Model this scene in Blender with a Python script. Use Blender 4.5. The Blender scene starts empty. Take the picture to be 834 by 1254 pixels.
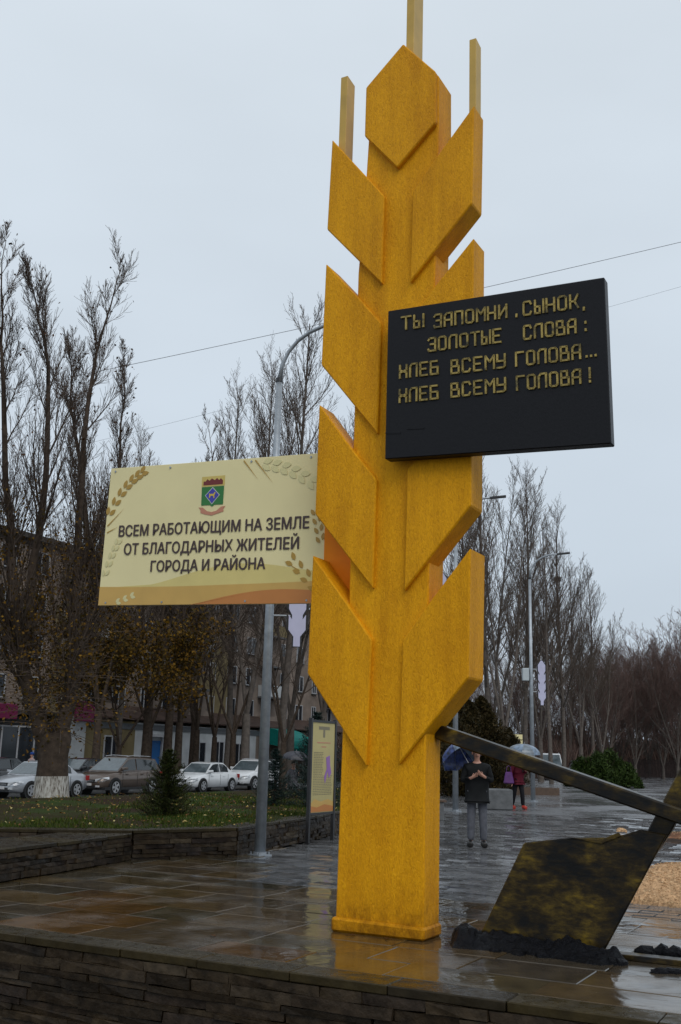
import bpy, bmesh, math, random
import numpy as np
from mathutils import Vector, Matrix
R = math.radians
sc = bpy.context.scene
COL = sc.collection

# ------------------------------------------------------------------ camera, sky, sun
cam_d = bpy.data.cameras.new('camera')
cam = bpy.data.objects.new('camera', cam_d); COL.objects.link(cam)
sc.camera = cam
cam_d.sensor_fit = 'VERTICAL'; cam_d.sensor_height = 24.0
cam_d.lens = 24.0 * 1275 / 1254
cam_d.clip_start = 0.1; cam_d.clip_end = 4000
_T, _R = R(13.05), R(1.45)
_f = Vector((0, math.cos(_T), math.sin(_T))); _u = Vector((0, -math.sin(_T), math.cos(_T))); _r = Vector((1, 0, 0))
_rr = _r * math.cos(_R) + _u * math.sin(_R); _uu = _u * math.cos(_R) - _r * math.sin(_R)
mw = Matrix((_rr, _uu, -_f)).transposed().to_4x4(); mw.translation = (0, 0, 1.58)
cam.matrix_world = mw

SUN_EL, SUN_AZ = R(46), R(161)
world = bpy.data.worlds.new("World"); sc.world = world; world.use_nodes = True
nt = world.node_tree; nt.nodes.clear()
wo = nt.nodes.new('ShaderNodeOutputWorld'); bg = nt.nodes.new('ShaderNodeBackground')
sky = nt.nodes.new('ShaderNodeTexSky'); sky.sky_type = 'NISHITA'; sky.sun_disc = False
sky.sun_elevation = SUN_EL; sky.sun_rotation = SUN_AZ; sky.air_density = 1.5; sky.dust_density = 4
tc = nt.nodes.new('ShaderNodeTexCoord'); sep = nt.nodes.new('ShaderNodeSeparateXYZ')
nt.links.new(tc.outputs['Generated'], sep.inputs[0])
rmp = nt.nodes.new('ShaderNodeValToRGB')            # even overcast, a little paler overhead
e = rmp.color_ramp.elements
e[0].position = 0.0; e[0].color = (0.480, 0.555, 0.640, 1)
e[1].position = 0.65; e[1].color = (0.640, 0.708, 0.772, 1)
nt.links.new(sep.outputs['Z'], rmp.inputs[0])
nz = nt.nodes.new('ShaderNodeTexNoise'); nz.inputs['Scale'].default_value = 1.6; nz.inputs['Detail'].default_value = 4
mp = nt.nodes.new('ShaderNodeMapping'); mp.inputs['Scale'].default_value = (1, 1, 2.6)
nt.links.new(tc.outputs['Generated'], mp.inputs[0]); nt.links.new(mp.outputs[0], nz.inputs['Vector'])
mr = nt.nodes.new('ShaderNodeMapRange'); mr.inputs[1].default_value = .3; mr.inputs[2].default_value = .7
mr.inputs[3].default_value = 10.5; mr.inputs[4].default_value = 11.9
nt.links.new(nz.outputs[0], mr.inputs[0])
vm = nt.nodes.new('ShaderNodeVectorMath'); vm.operation = 'SCALE'
nt.links.new(rmp.outputs[0], vm.inputs[0]); nt.links.new(mr.outputs[0], vm.inputs['Scale'])
mx = nt.nodes.new('ShaderNodeMix'); mx.data_type = 'RGBA'; mx.inputs['Factor'].default_value = 0.94
nt.links.new(sky.outputs[0], mx.inputs['A']); nt.links.new(vm.outputs[0], mx.inputs['B'])
nt.links.new(mx.outputs['Result'], bg.inputs['Color']); bg.inputs['Strength'].default_value = 0.1
nt.links.new(bg.outputs[0], wo.inputs[0])

sun_d = bpy.data.lights.new('sun', 'SUN'); sun_d.energy = 1.05; sun_d.angle = R(35); sun_d.color = (1, .96, .9)
sun = bpy.data.objects.new('sun', sun_d); COL.objects.link(sun)
sd = Vector((math.sin(SUN_AZ) * math.cos(SUN_EL), math.cos(SUN_AZ) * math.cos(SUN_EL), math.sin(SUN_EL)))
sun.rotation_euler = sd.to_track_quat('Z', 'Y').to_euler()
sc.view_settings.view_transform = 'Standard'; sc.view_settings.look = 'None'
sc.view_settings.exposure = 0.0; sc.view_settings.gamma = 1.0; sc.view_settings.use_curve_mapping = False

# ------------------------------------------------------------------ materials
def new_mat(name):
    m = bpy.data.materials.new(name); m.use_nodes = True
    return m, m.node_tree, m.node_tree.nodes['Principled BSDF']
def N(nt, t, **kw):
    n = nt.nodes.new(t)
    for k, v in kw.items(): setattr(n, k, v)
    return n
def noise(nt, scale, detail=4, coord='Object', stretch=(1, 1, 1), rough=.55, dist=0):
    tc = N(nt, 'ShaderNodeTexCoord'); mp = N(nt, 'ShaderNodeMapping'); mp.inputs['Scale'].default_value = stretch
    if coord == 'World':
        g = N(nt, 'ShaderNodeNewGeometry'); nt.links.new(g.outputs['Position'], mp.inputs[0])
    else: nt.links.new(tc.outputs[coord], mp.inputs[0])
    n = N(nt, 'ShaderNodeTexNoise'); n.inputs['Scale'].default_value = scale; n.inputs['Detail'].default_value = detail
    n.inputs['Roughness'].default_value = rough; n.inputs['Distortion'].default_value = dist
    nt.links.new(mp.outputs[0], n.inputs['Vector']); return n
def ramp(nt, src, stops):
    r = N(nt, 'ShaderNodeValToRGB'); el = r.color_ramp.elements
    el[0].position, el[0].color = stops[0][0], (*stops[0][1], 1)
    el[1].position, el[1].color = stops[-1][0], (*stops[-1][1], 1)
    for p, c in stops[1:-1]:
        q = el.new(p); q.color = (*c, 1)
    nt.links.new(src, r.inputs[0]); return r
def g3(v): return (v, v, v)
def maprange(nt, src, a, b, c, d):
    m = N(nt, 'ShaderNodeMapRange'); nt.links.new(src, m.inputs[0])
    for i, v in enumerate((a, b, c, d)): m.inputs[i + 1].default_value = v
    return m.outputs[0]
def bump(nt, p, src, strength, dist=.01):
    b = N(nt, 'ShaderNodeBump'); b.inputs['Strength'].default_value = strength; b.inputs['Distance'].default_value = dist
    nt.links.new(src, b.inputs['Height'])
    if p.inputs['Normal'].is_linked:
        nt.links.new(p.inputs['Normal'].links[0].from_socket, b.inputs['Normal'])
    nt.links.new(b.outputs[0], p.inputs['Normal']); return b
def mulcol(nt, a, b, fac=1):
    m = N(nt, 'ShaderNodeMix', data_type='RGBA', blend_type='MULTIPLY'); m.inputs['Factor'].default_value = fac
    nt.links.new(a, m.inputs['A']); nt.links.new(b, m.inputs['B']); return m.outputs['Result']

def simple(name, col, rough=.6, metal=0, var=.25, scale=6, bmp=.0, bscale=60, spec=.5, coat=0, coord='Object'):
    m, nt, p = new_mat(name)
    n = noise(nt, scale, 5, coord)
    lo = tuple(c * (1 - var) for c in col); hi = tuple(min(1, c * (1 + var)) for c in col)
    r = ramp(nt, n.outputs[0], [(.3, lo), (.7, hi)]); nt.links.new(r.outputs[0], p.inputs['Base Color'])
    if spec == .5 and rough >= .6: spec = .15
    p.inputs['Roughness'].default_value = rough; p.inputs['Metallic'].default_value = metal
    p.inputs['Specular IOR Level'].default_value = spec; p.inputs['Coat Weight'].default_value = coat
    if bmp:
        b = noise(nt, bscale, 4, coord); bump(nt, p, b.outputs[0], bmp, .01)
    return m

def rand_mat(name, stops, rough=(.15, .5), scale=5, bmp=.4, bscale=30, per='obj', grain=.5, wet=False, bdist=.01):
    """colour picked per object (or per loose piece) from stops, mottled; optionally wet"""
    m, nt, p = new_mat(name)
    if per == 'obj': src = N(nt, 'ShaderNodeObjectInfo').outputs['Random']
    else: src = N(nt, 'ShaderNodeNewGeometry').outputs['Random Per Island']
    r = ramp(nt, src, stops)
    n = noise(nt, scale, 6, 'World'); v = ramp(nt, n.outputs[0], [(.3, g3(1 - grain)), (.7, g3(1 + grain * .4))])
    c = mulcol(nt, r.outputs[0], v.outputs[0]); nt.links.new(c, p.inputs['Base Color'])
    n2 = noise(nt, 1.3 if wet else scale * 1.7, 4, 'World')
    nt.links.new(maprange(nt, n2.outputs[0], .42, .66, rough[0], rough[1]), p.inputs['Roughness'])
    if not wet: p.inputs['Specular IOR Level'].default_value = .08 if rough[0] >= .4 else .14
    if bmp:
        b = noise(nt, bscale, 5, 'World'); bump(nt, p, b.outputs[0], bmp, bdist)
    if wet:
        b2 = noise(nt, 2.2, 3, 'World', (1, 1, 1), .5, .6); bump(nt, p, b2.outputs[0], .8, .012)
    return m

M = {}
# yellow stucco paint: vertical comb marks
m, nt, p = new_mat('yellow_stucco')
n1 = noise(nt, 64, 4, 'World', (1, 1, .36), .62, 1.1); n2 = noise(nt, 1.5, 6, 'World', (1, 1, .5), .65); n3 = noise(nt, 90, 2, 'World', (1, 1, .5))
c1 = ramp(nt, n1.outputs[0], [(.30, (.64, .275, .004)), (.5, (.81, .370, .005)), (.70, (.90, .430, .008))])
c2 = ramp(nt, n2.outputs[0], [(.34, (.86, .81, .72)), (.5, (.96, .95, .92)), (.66, (1, 1, 1))])
# upper part of the sign is weathered paler, with a thin rain-streak pattern
g = N(nt, 'ShaderNodeNewGeometry'); sp = N(nt, 'ShaderNodeSeparateXYZ'); nt.links.new(g.outputs['Position'], sp.inputs[0])
n4 = noise(nt, 7, 4, 'World', (1, 1, .08)); c4 = ramp(nt, n4.outputs[0], [(.35, (.86, .84, .8)), (.6, (1, 1, 1))])
cc = mulcol(nt, mulcol(nt, c1.outputs[0], c2.outputs[0]), c4.outputs[0])
n5 = noise(nt, 9, 5, 'World', (1, 1, .7), .7); ad = N(nt, 'ShaderNodeMath', operation='MULTIPLY_ADD'); nt.links.new(n5.outputs[0], ad.inputs[0]); ad.inputs[1].default_value = -.9; nt.links.new(sp.outputs['Z'], ad.inputs[2])
c5 = ramp(nt, maprange(nt, ad.outputs[0], -.5, .05, 0, 1), [(.0, (.40, .36, .30)), (.55, (.86, .84, .8)), (1, (1, 1, 1))]); cc = mulcol(nt, cc, c5.outputs[0])
nt.links.new(cc, p.inputs['Base Color']); p.inputs['Roughness'].default_value = .55
p.inputs['Specular IOR Level'].default_value = .14
bump(nt, p, n1.outputs[0], .9, .012); bump(nt, p, n3.outputs[0], .35, .006)
M['yellow'] = m
M['yellow_bar'] = simple('yellow_bar', (.52, .33, .06), .45, var=.12, scale=4)
M['orange'] = simple('orange_panel', (.85, .25, .004), .5, spec=.2, var=.05)
m, nt, p = new_mat('black_granite')
n1 = noise(nt, 300, 2, 'World'); r = ramp(nt, n1.outputs[0], [(.35, (.003, .003, .004)), (.75, (.016, .016, .020))])
nt.links.new(r.outputs[0], p.inputs['Base Color']); p.inputs['Roughness'].default_value = .4; p.inputs['Specular IOR Level'].default_value = .2
n2 = noise(nt, 28, 5, 'World'); bump(nt, p, n2.outputs[0], .3, .006); M['granite'] = m
m, nt, p = new_mat('worn_gold_letters')
n1 = noise(nt, 11, 3, 'World'); r = ramp(nt, n1.outputs[0], [(.30, (.06, .05, .02)), (.42, (.26, .19, .045)), (.65, (.42, .31, .08))])
nt.links.new(r.outputs[0], p.inputs['Base Color']); p.inputs['Roughness'].default_value = .45; p.inputs['Metallic'].default_value = .2; M['gold'] = m
# black metal with brushed gold
m, nt, p = new_mat('black_gold_brushed')
n1 = noise(nt, 3.4, 2, 'World', (1, 1, 1), .5, .4); n2 = noise(nt, 11, 7, 'World', (.6, .6, 1.5), .72, .15)
mm = N(nt, 'ShaderNodeMath', operation='MULTIPLY'); nt.links.new(n1.outputs[0], mm.inputs[0]); nt.links.new(n2.outputs[0], mm.inputs[1])
r = ramp(nt, mm.outputs[0], [(.17, (.006, .006, .006)), (.25, (.022, .015, .006)), (.33, (.060, .040, .009)), (.45, (.17, .112, .012))])
nt.links.new(r.outputs[0], p.inputs['Base Color']); p.inputs['Roughness'].default_value = .3; p.inputs['Specular IOR Level'].default_value = .25
bump(nt, p, n2.outputs[0], .3, .01); M['plough'] = m
m, nt, p = new_mat('black_lump')
n1 = noise(nt, 13, 6, 'World', (1, 1, 1), .7); r = ramp(nt, n1.outputs[0], [(.3, (.002, .0022, .003)), (.75, (.010, .011, .015))])
nt.links.new(r.outputs[0], p.inputs['Base Color']); p.inputs['Roughness'].default_value = .32
bump(nt, p, n1.outputs[0], 1.0, .05); p.inputs['Specular IOR Level'].default_value = .12; M['lump'] = m
M['galv'] = simple('galvanised_steel', (.33, .36, .39), .42, .55, .18, 9, .1, 30)
M['darksteel'] = simple('dark_steel', (.02, .02, .022), .4, .0, .2)
M['plate_grey'] = simple('pale_grey_plate', (.50, .50, .66), .5, 0, .05)
M['boxgrey'] = simple('grey_box', (.45, .5, .52), .5, 0, .05)
M['cream'] = simple('cream_print', (.80, .71, .39), .45, 0, .05, 1.2, spec=.2)
for nm, c in {'brown_text': (.055, .03, .025), 'crest_yellow': (.62, .47, .12), 'crest_red': (.16, .015, .012), 'crest_green': (.02, .17, .03),
              'crest_blue': (.04, .045, .36), 'crest_white': (.5, .55, .5), 'crest_gold': (.6, .45, .06), 'ribbon': (.52, .22, .13), 'wheat_gold': (.42, .25, .035),
              'wheat_pale': (.66, .60, .30), 'wave_ochre': (.58, .36, .09), 'wave_orange': (.50, .19, .04), 'wave_yellow': (.68, .56, .20),
              'purple': (.30, .14, .42), 'print_grey': (.2, .17, .1)}.items():
    M[nm] = simple(nm, c, .4, 0, .06, 3)
M['flag'] = rand_mat('flagstone', [(0, (.035, .028, .018)), (.25, (.06, .048, .026)), (.5, (.10, .062, .024)), (.72, (.055, .045, .032)), (.88, (.085, .055, .024)), (1, (.045, .040, .034))],
                     (.03, .30), 3.2, .22, 12, 'obj', .45, True, .004)
M['flag_orange'] = rand_mat('orange_flagstone', [(0, (.080, .042, .014)), (.5, (.105, .054, .017)), (1, (.075, .042, .016))], (.05, .4), 3.2, .22, 12, 'obj', .5, True, .004)
M['capstone'] = rand_mat('cap_stone', [(0, (.028, .021, .009)), (.5, (.042, .031, .013)), (1, (.026, .020, .012))], (.2, .55), 6, .5, 25, 'obj', .4)
M['ledge'] = rand_mat('ledge_stone', [(0, (.016, .012, .008)), (.3, (.034, .023, .013)), (.6, (.048, .034, .020)), (.85, (.026, .018, .014)), (1, (.070, .052, .032))],
                      (.3, .7), 9, .9, 28, 'obj', .6)
M['mortar'] = simple('wall_core', (.012, .010, .008), .9)
M['paver'] = rand_mat('paver', [(0, (.08, .08, .083)), (.5, (.125, .126, .13)), (1, (.17, .172, .178))], (.04, .26), 4, .3, 30, 'obj', .35, True, .003)
M['paver_i'] = rand_mat('paver_many', [(0, (.08, .08, .083)), (.5, (.125, .126, .13)), (1, (.17, .172, .178))], (.04, .26), 4, .3, 30, 'island', .35, True, .003)
M['joint'] = simple('joint_sand', (.014, .013, .012), .7, scale=20, coord='Object')
# distant paving: brick pattern in relief
m, nt, p = new_mat('paving_far')
g = N(nt, 'ShaderNodeNewGeometry'); bt = N(nt, 'ShaderNodeTexBrick'); bt.inputs['Scale'].default_value = 1.0
bt.inputs['Brick Width'].default_value = .4; bt.inputs['Row Height'].default_value = .2; bt.inputs['Mortar Size'].default_value = .012
bt.inputs['Color1'].default_value = (.10, .10, .105, 1); bt.inputs['Color2'].default_value = (.16, .162, .17, 1); bt.inputs['Mortar'].default_value = (.02, .02, .02, 1)
nt.links.new(g.outputs['Position'], bt.inputs['Vector']); nt.links.new(bt.outputs['Color'], p.inputs['Base Color'])
n2 = noise(nt, .35, 5, 'World'); nt.links.new(maprange(nt, n2.outputs[0], .38, .62, .05, .4), p.inputs['Roughness'])
n3 = noise(nt, 3.0, 3, 'World'); bump(nt, p, n3.outputs[0], .8, .05); bump(nt, p, bt.outputs['Color'], .8, .03)
M['far_paving'] = m
M['asphalt'] = simple('asphalt', (.045, .045, .047), .4, var=.2, scale=3, bmp=.3, bscale=80)
m, nt, p = new_mat('whitewash_streaked')
n1 = noise(nt, 22, 5, 'Object', (1, 1, .22), .7); r = ramp(nt, n1.outputs[0], [(.36, (.07, .055, .04)), (.47, (.30, .28, .25)), (.62, (.50, .49, .46))])
nt.links.new(r.outputs[0], p.inputs['Base Color']); p.inputs['Roughness'].default_value = .85; p.inputs['Specular IOR Level'].default_value = .1; bump(nt, p, n1.outputs[0], .8, .03); WWM = m
m, nt, p = new_mat('lawn_soil')
n1 = noise(nt, .5, 5, 'World'); r = ramp(nt, n1.outputs[0], [(.38, (.028, .016, .009)), (.5, (.028, .026, .008)), (.6, (.026, .045, .008))])
nt.links.new(r.outputs[0], p.inputs['Base Color']); p.inputs['Roughness'].default_value = .9; p.inputs['Specular IOR Level'].default_value = .08
n2 = noise(nt, 8, 5, 'World'); bump(nt, p, n2.outputs[0], .8, .05); M['lawn'] = m
M['grass'] = rand_mat('grass_blades', [(0, (.022, .034, .006)), (.5, (.042, .068, .009)), (.8, (.065, .090, .012)), (1, (.10, .075, .02))], (.4, .6), 3, 0, 1, 'island', .3)
M['leaf_litter'] = rand_mat('fallen_leaves', [(0, (.10, .045, .02)), (.5, (.20, .10, .03)), (.8, (.35, .24, .06)), (1, (.5, .42, .2))], (.4, .6), 3, 0, 1, 'island', .3)
M['bark'] = simple('bark', (.055, .040, .030), .85, var=.4, scale=7, bmp=.8, bscale=18, coord='Object')
M['bark_grey'] = simple('bark_grey', (.115, .098, .086), .85, var=.3, scale=5, bmp=.5, bscale=14, coord='Object')  # grey bark, lightened in the colour in place of distance haze
M['twig'] = simple('twig', (.095, .072, .058), .8, var=.3, scale=2, coord='Object')
M['twig_red'] = simple('twig_red', (.135, .088, .076), .8, var=.3, scale=2, coord='Object')  # reddish twigs, paler colour stands in for haze over the far wood
M['thicket'] = rand_mat('thicket_stems', [(0, (.06, .040, .034)), (.6, (.12, .078, .066)), (1, (.17, .115, .095))], (.7, .9), 1, 0, 1, 'island', .2)
M['whitewash'] = WWM
M['leaf_brown'] = rand_mat('dry_leaves', [(0, (.040, .018, .007)), (.5, (.075, .032, .010)), (1, (.10, .045, .012))], (.5, .7), 3, 0, 1, 'island', .3)
M['leaf_olive'] = rand_mat('yellowing_leaves', [(0, (.030, .024, .006)), (.4, (.075, .046, .008)), (.8, (.135, .068, .009)), (1, (.22, .12, .012))], (.5, .7), 3, 0, 1, 'island', .3)
M['needle'] = rand_mat('spruce_needles', [(0, (.016, .028, .008)), (.5, (.036, .052, .012)), (1, (.08, .085, .02))], (.5, .7), 3, 0, 1, 'island', .3)
M['needle_blue'] = rand_mat('blue_spruce_needles', [(0, (.010, .024, .022)), (.5, (.022, .045, .040)), (1, (.045, .075, .066))], (.5, .7), 3, 0, 1, 'island', .3)
M['thuja'] = rand_mat('thuja_foliage', [(0, (.014, .013, .005)), (.5, (.032, .025, .009)), (1, (.06, .04, .015))], (.5, .7), 3, 0, 1, 'island', .3)
M['bush'] = rand_mat('bush_foliage', [(0, (.012, .022, .006)), (.5, (.026, .046, .010)), (1, (.045, .07, .016))], (.5, .7), 3, 0, 1, 'island', .3)
M['render_wall'] = simple('block_wall', (.23, .185, .155), .85, var=.3, scale=.6, bmp=.3, bscale=12, coord='Object')
M['yellow_wall'] = simple('ochre_wall', (.20, .16, .085), .85, var=.2, scale=1)
M['roofing'] = simple('roofing', (.06, .055, .05), .8)
M['rust_roof'] = simple('rust_roof', (.06, .038, .03), .7, var=.4, scale=1.5)
M['white_wall'] = simple('white_wall', (.52, .54, .55), .7, var=.12, scale=1)
M['frame_white'] = simple('window_frame', (.42, .43, .45), .5, var=.08)
M['blue_door'] = simple('blue_door', (.01, .12, .36), .5, var=.1)
M['magenta'] = simple('magenta_sign', (.16, .010, .06), .5, var=.1)
M['blue_sign'] = simple('blue_sign', (.11, .12, .13), .5, var=.1)
M['teal'] = simple('teal_awning', (.01, .20, .17), .6, var=.15)
M['glass'] = simple('window_glass', (.018, .022, .028), .08, var=.3, scale=.7)
M['carglass'] = simple('car_glass', (.02, .026, .03), .04, var=.2, scale=1, coat=.5)
M['windscreen'] = simple('wet_windscreen', (.06, .08, .09), .1, var=.3, scale=3, coat=.5)
def paint(n, c, metal=.3): return simple(n, c, .28, metal, .04, 2, coat=.6)
M['p_silver'] = paint('silver_paint', (.40, .42, .45), .35); M['p_brown'] = paint('brown_paint', (.105, .078, .062), .35)
M['p_white'] = paint('white_paint', (.72, .74, .76), 0); M['p_black'] = paint('black_paint', (.012, .012, .014), 0)
M['rubber'] = simple('tyre_rubber', (.015, .015, .015), .7); M['rim'] = simple('alloy_rim', (.45, .46, .48), .35, .5)
M['lampglass'] = simple('headlight_glass', (.62, .64, .66), .12, .2, .3, 12, coat=.7); M['redlamp'] = simple('tail_light', (.3, .01, .01), .2)
M['blackplastic'] = simple('black_plastic', (.015, .015, .016), .5); M['plate'] = simple('number_plate', (.5, .5, .5), .4)
M['skin'] = simple('skin', (.42, .22, .16), .5, var=.08); M['hair'] = simple('hair', (.03, .02, .015), .7)
M['coat_black'] = simple('black_coat', (.010, .011, .012), .75, var=.25, bmp=.3, bscale=9)
M['jeans'] = simple('grey_jeans', (.105, .11, .13), .8, var=.25, scale=14, bmp=.3, bscale=12)
M['burgundy'] = simple('burgundy_jacket', (.085, .008, .018), .7, var=.2, bmp=.3, bscale=12)
M['trousers'] = simple('black_trousers', (.010, .010, .013), .75); M['red'] = simple('red_shoes', (.42, .035, .02), .5)
M['shoe'] = simple('black_shoes', (.01, .01, .01), .4); M['bag'] = simple('purple_bag', (.10, .025, .15), .5)
M['coat_grey'] = simple('grey_coat', (.09, .09, .10), .8); M['pink'] = simple('pale_pink_coat', (.35, .27, .27), .8); M['hat_blue'] = simple('blue_hat', (.02, .06, .25), .8)
M['umb_blue'] = simple('blue_umbrella_cloth', (.028, .050, .17), .35, var=.9, scale=14)
M['umb_grey'] = simple('grey_umbrella_cloth', (.15, .18, .21), .3, var=.5, scale=7); M['umb_black'] = simple('dark_umbrella_cloth', (.03, .03, .04), .5)
M['umb_light'] = simple('pale_blue_umbrella_cloth', (.14, .19, .26), .3, var=.6, scale=9)
M['concrete'] = simple('concrete', (.12, .125, .13), .6, var=.25, scale=6, bmp=.4, bscale=40)
M['wood_seat'] = simple('wet_bench_wood', (.09, .055, .035), .4, var=.3, scale=8)
M['sawdust'] = simple('sawdust', (.46, .29, .16), .9, var=.45, scale=22, bmp=1.0, bscale=40)
M['mulch'] = simple('wet_mulch', (.16, .075, .04), .9, var=.6, scale=9, bmp=1.0, bscale=30)
M['chip'] = rand_mat('sawdust_chips', [(0, (.42, .24, .12)), (.6, (.58, .40, .22)), (1, (.68, .5, .3))], (.8, .9), 3, 0, 1, 'island', .1)
M['bedsoil'] = simple('bed_soil', (.035, .022, .015), .9, var=.5, scale=9, bmp=1, bscale=20)
M['fence'] = simple('brown_fence', (.045, .032, .03), .8, var=.3)
M['wire'] = simple('wire', (.22, .23, .25), .6)

# ------------------------------------------------------------------ mesh helpers
class MB:
    def __init__(s): s.v = []; s.f = []
    def poly(s, pts):
        b = len(s.v); s.v += [tuple(p) for p in pts]; s.f.append(tuple(range(b, b + len(pts))))
    def raw(s, vs, fs):
        b = len(s.v); s.v += [tuple(p) for p in vs]; s.f += [tuple(i + b for i in f) for f in fs]
    def prism(s, bot, top):
        n = len(bot); b = len(s.v); s.v += [tuple(p) for p in bot] + [tuple(p) for p in top]
        s.f.append(tuple(range(b + n - 1, b - 1, -1))); s.f.append(tuple(range(b + n, b + 2 * n)))
        for i in range(n):
            j = (i + 1) % n; s.f.append((b + i, b + j, b + n + j, b + n + i))
    def box(s, x0, x1, y0, y1, z0, z1, T=None):
        q = [(x0, y0), (x1, y0), (x1, y1), (x0, y1)]
        f = T or (lambda *a: a)
        s.prism([f(x, y, z0) for x, y in q], [f(x, y, z1) for x, y in q])
    def tube(s, pts, rad, k=8, caps=True):
        pts = [Vector(p) for p in pts]; n = len(pts)
        if not isinstance(rad, (list, tuple)): rad = [rad] * n
        b = len(s.v)
        up = None
        for i, p in enumerate(pts):
            d = (pts[min(i + 1, n - 1)] - pts[max(i - 1, 0)]).normalized()
            if up is None:
                a = Vector((0, 0, 1)) if abs(d.z) < .9 else Vector((1, 0, 0)); up = d.cross(a).normalized()
            up = (up - d * up.dot(d)).normalized(); w = d.cross(up)
            for j in range(k):
                t = 2 * math.pi * j / k; s.v.append(tuple(p + (up * math.cos(t) + w * math.sin(t)) * rad[i]))
        for i in range(n - 1):
            for j in range(k):
                a, c = b + i * k + j, b + i * k + (j + 1) % k
                s.f.append((a, c, c + k, a + k))
        if caps:
            s.f.append(tuple(b + j for j in reversed(range(k)))); s.f.append(tuple(b + (n - 1) * k + j for j in range(k)))
    def mesh(s, name, mat, base=(0, 0, 0), smooth=False, bevel=0):
        me = bpy.data.meshes.new(name)
        bx, by, bz = base
        me.from_pydata([(x - bx, y - by, z - bz) for x, y, z in s.v], [], s.f); me.update()
        bm = bmesh.new(); bm.from_mesh(me); bmesh.ops.recalc_face_normals(bm, faces=bm.faces)
        if bevel:
            bmesh.ops.bevel(bm, geom=[e for e in bm.edges if len(e.link_faces) == 2 and e.calc_face_angle(0) > .4], offset=bevel, segments=1, affect='EDGES')
        bm.to_mesh(me); bm.free()
        if smooth:
            for q in me.polygons: q.use_smooth = True
        me.materials.append(M[mat] if isinstance(mat, str) else mat)
        return me
def tag(o, label=None, cat=None, group=None, kind=None):
    if label: o['label'] = label
    if cat: o['category'] = cat
    if group: o['group'] = group
    if kind: o['kind'] = kind
    return o
def link(name, me, parent=None, loc=(0, 0, 0)):
    o = bpy.data.objects.new(name, me); COL.objects.link(o); o.location = loc
    if parent: o.parent = parent
    return o
def root_loc(o):
    v = Vector((0, 0, 0))
    while o: v += o.location; o = o.parent
    return v
def part(name, mb, mat, parent, smooth=False, bevel=0, kind=None, label=None, local=False):
    base = (0, 0, 0) if local else root_loc(parent)
    o = link(name, mb.mesh(name, mat, base, smooth, bevel), parent); tag(o, label, None, None, kind); return o
def empty(name, loc, label, cat, group=None, rz=0):
    o = bpy.data.objects.new(name, None); COL.objects.link(o); o.location = loc; o.rotation_euler = (0, 0, rz)
    o.empty_display_size = .2
    return tag(o, label, cat, group)
def struct(name, mb, mat, **k):
    o = link(name, mb.mesh(name, mat, **k)); o['kind'] = 'structure'; return o
def copy_tree(o, parent=None):
    c = o.copy(); COL.objects.link(c); c.parent = parent
    for ch in list(o.children): copy_tree(ch, c)
    return c

# the sign's own frame: u along its face (to the right), n out of the face, z up
TH = R(-28); UR = Vector((math.cos(TH), math.sin(TH), 0)); NN = Vector((math.sin(TH), -math.cos(TH), 0)); SO = Vector((.818, 9.70, 0))
def S(u, n, z): return tuple(SO + UR * u + NN * n + Vector((0, 0, z)))
rng = random.Random(7)

# ------------------------------------------------------------------ SETTING: ground
mb = MB(); mb.poly([(-1500, -1500, -1.25), (1500, -1500, -1.25), (1500, 30, -1.25), (-1500, 30, -1.25)]); struct('lower_ground', mb, 'asphalt')
mb = MB(); mb.poly([(-1500, 18, -.62), (1500, 18, -.62), (1500, 1800, -.62), (-1500, 1800, -.62)]); struct('terrain', mb, 'lawn')
# street: along the apartment block
FO = Vector((-25.6, 58, 0)); FB = Vector((.449, .893, 0)).normalized(); FN = Vector((.893, -.449, 0)).normalized()
def Fp(s, off, z): return tuple(FO + FB * s + FN * off + Vector((0, 0, z)))
mb = MB(); mb.poly([Fp(-60, 15.4, -.5), Fp(-60, 22, -.5), Fp(90, 22, -.5), Fp(90, 15.4, -.5)]); struct('road', mb, 'asphalt')
mb = MB(); mb.box(-60, 90, 9.2, 15.3, -.6, -.42, lambda a, b, z: Fp(a, b, z)); struct('verge', mb, 'lawn')
mb = MB(); mb.box(-60, 90, 0, 9, -.6, -.38, lambda a, b, z: Fp(a, b, z)); struct('pavement', mb, 'far_paving')
mb = MB(); mb.box(-60, 90, 9.0, 9.15, -.6, -.36, lambda a, b, z: Fp(a, b, z)); mb.box(-60, 90, 15.32, 15.47, -.6, -.39, lambda a, b, z: Fp(a, b, z)); mb.box(-60, 24, 22.0, 22.15, -.6, -.37, lambda a, b, z: Fp(a, b, z)); struct('kerb', mb, 'concrete')

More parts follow.
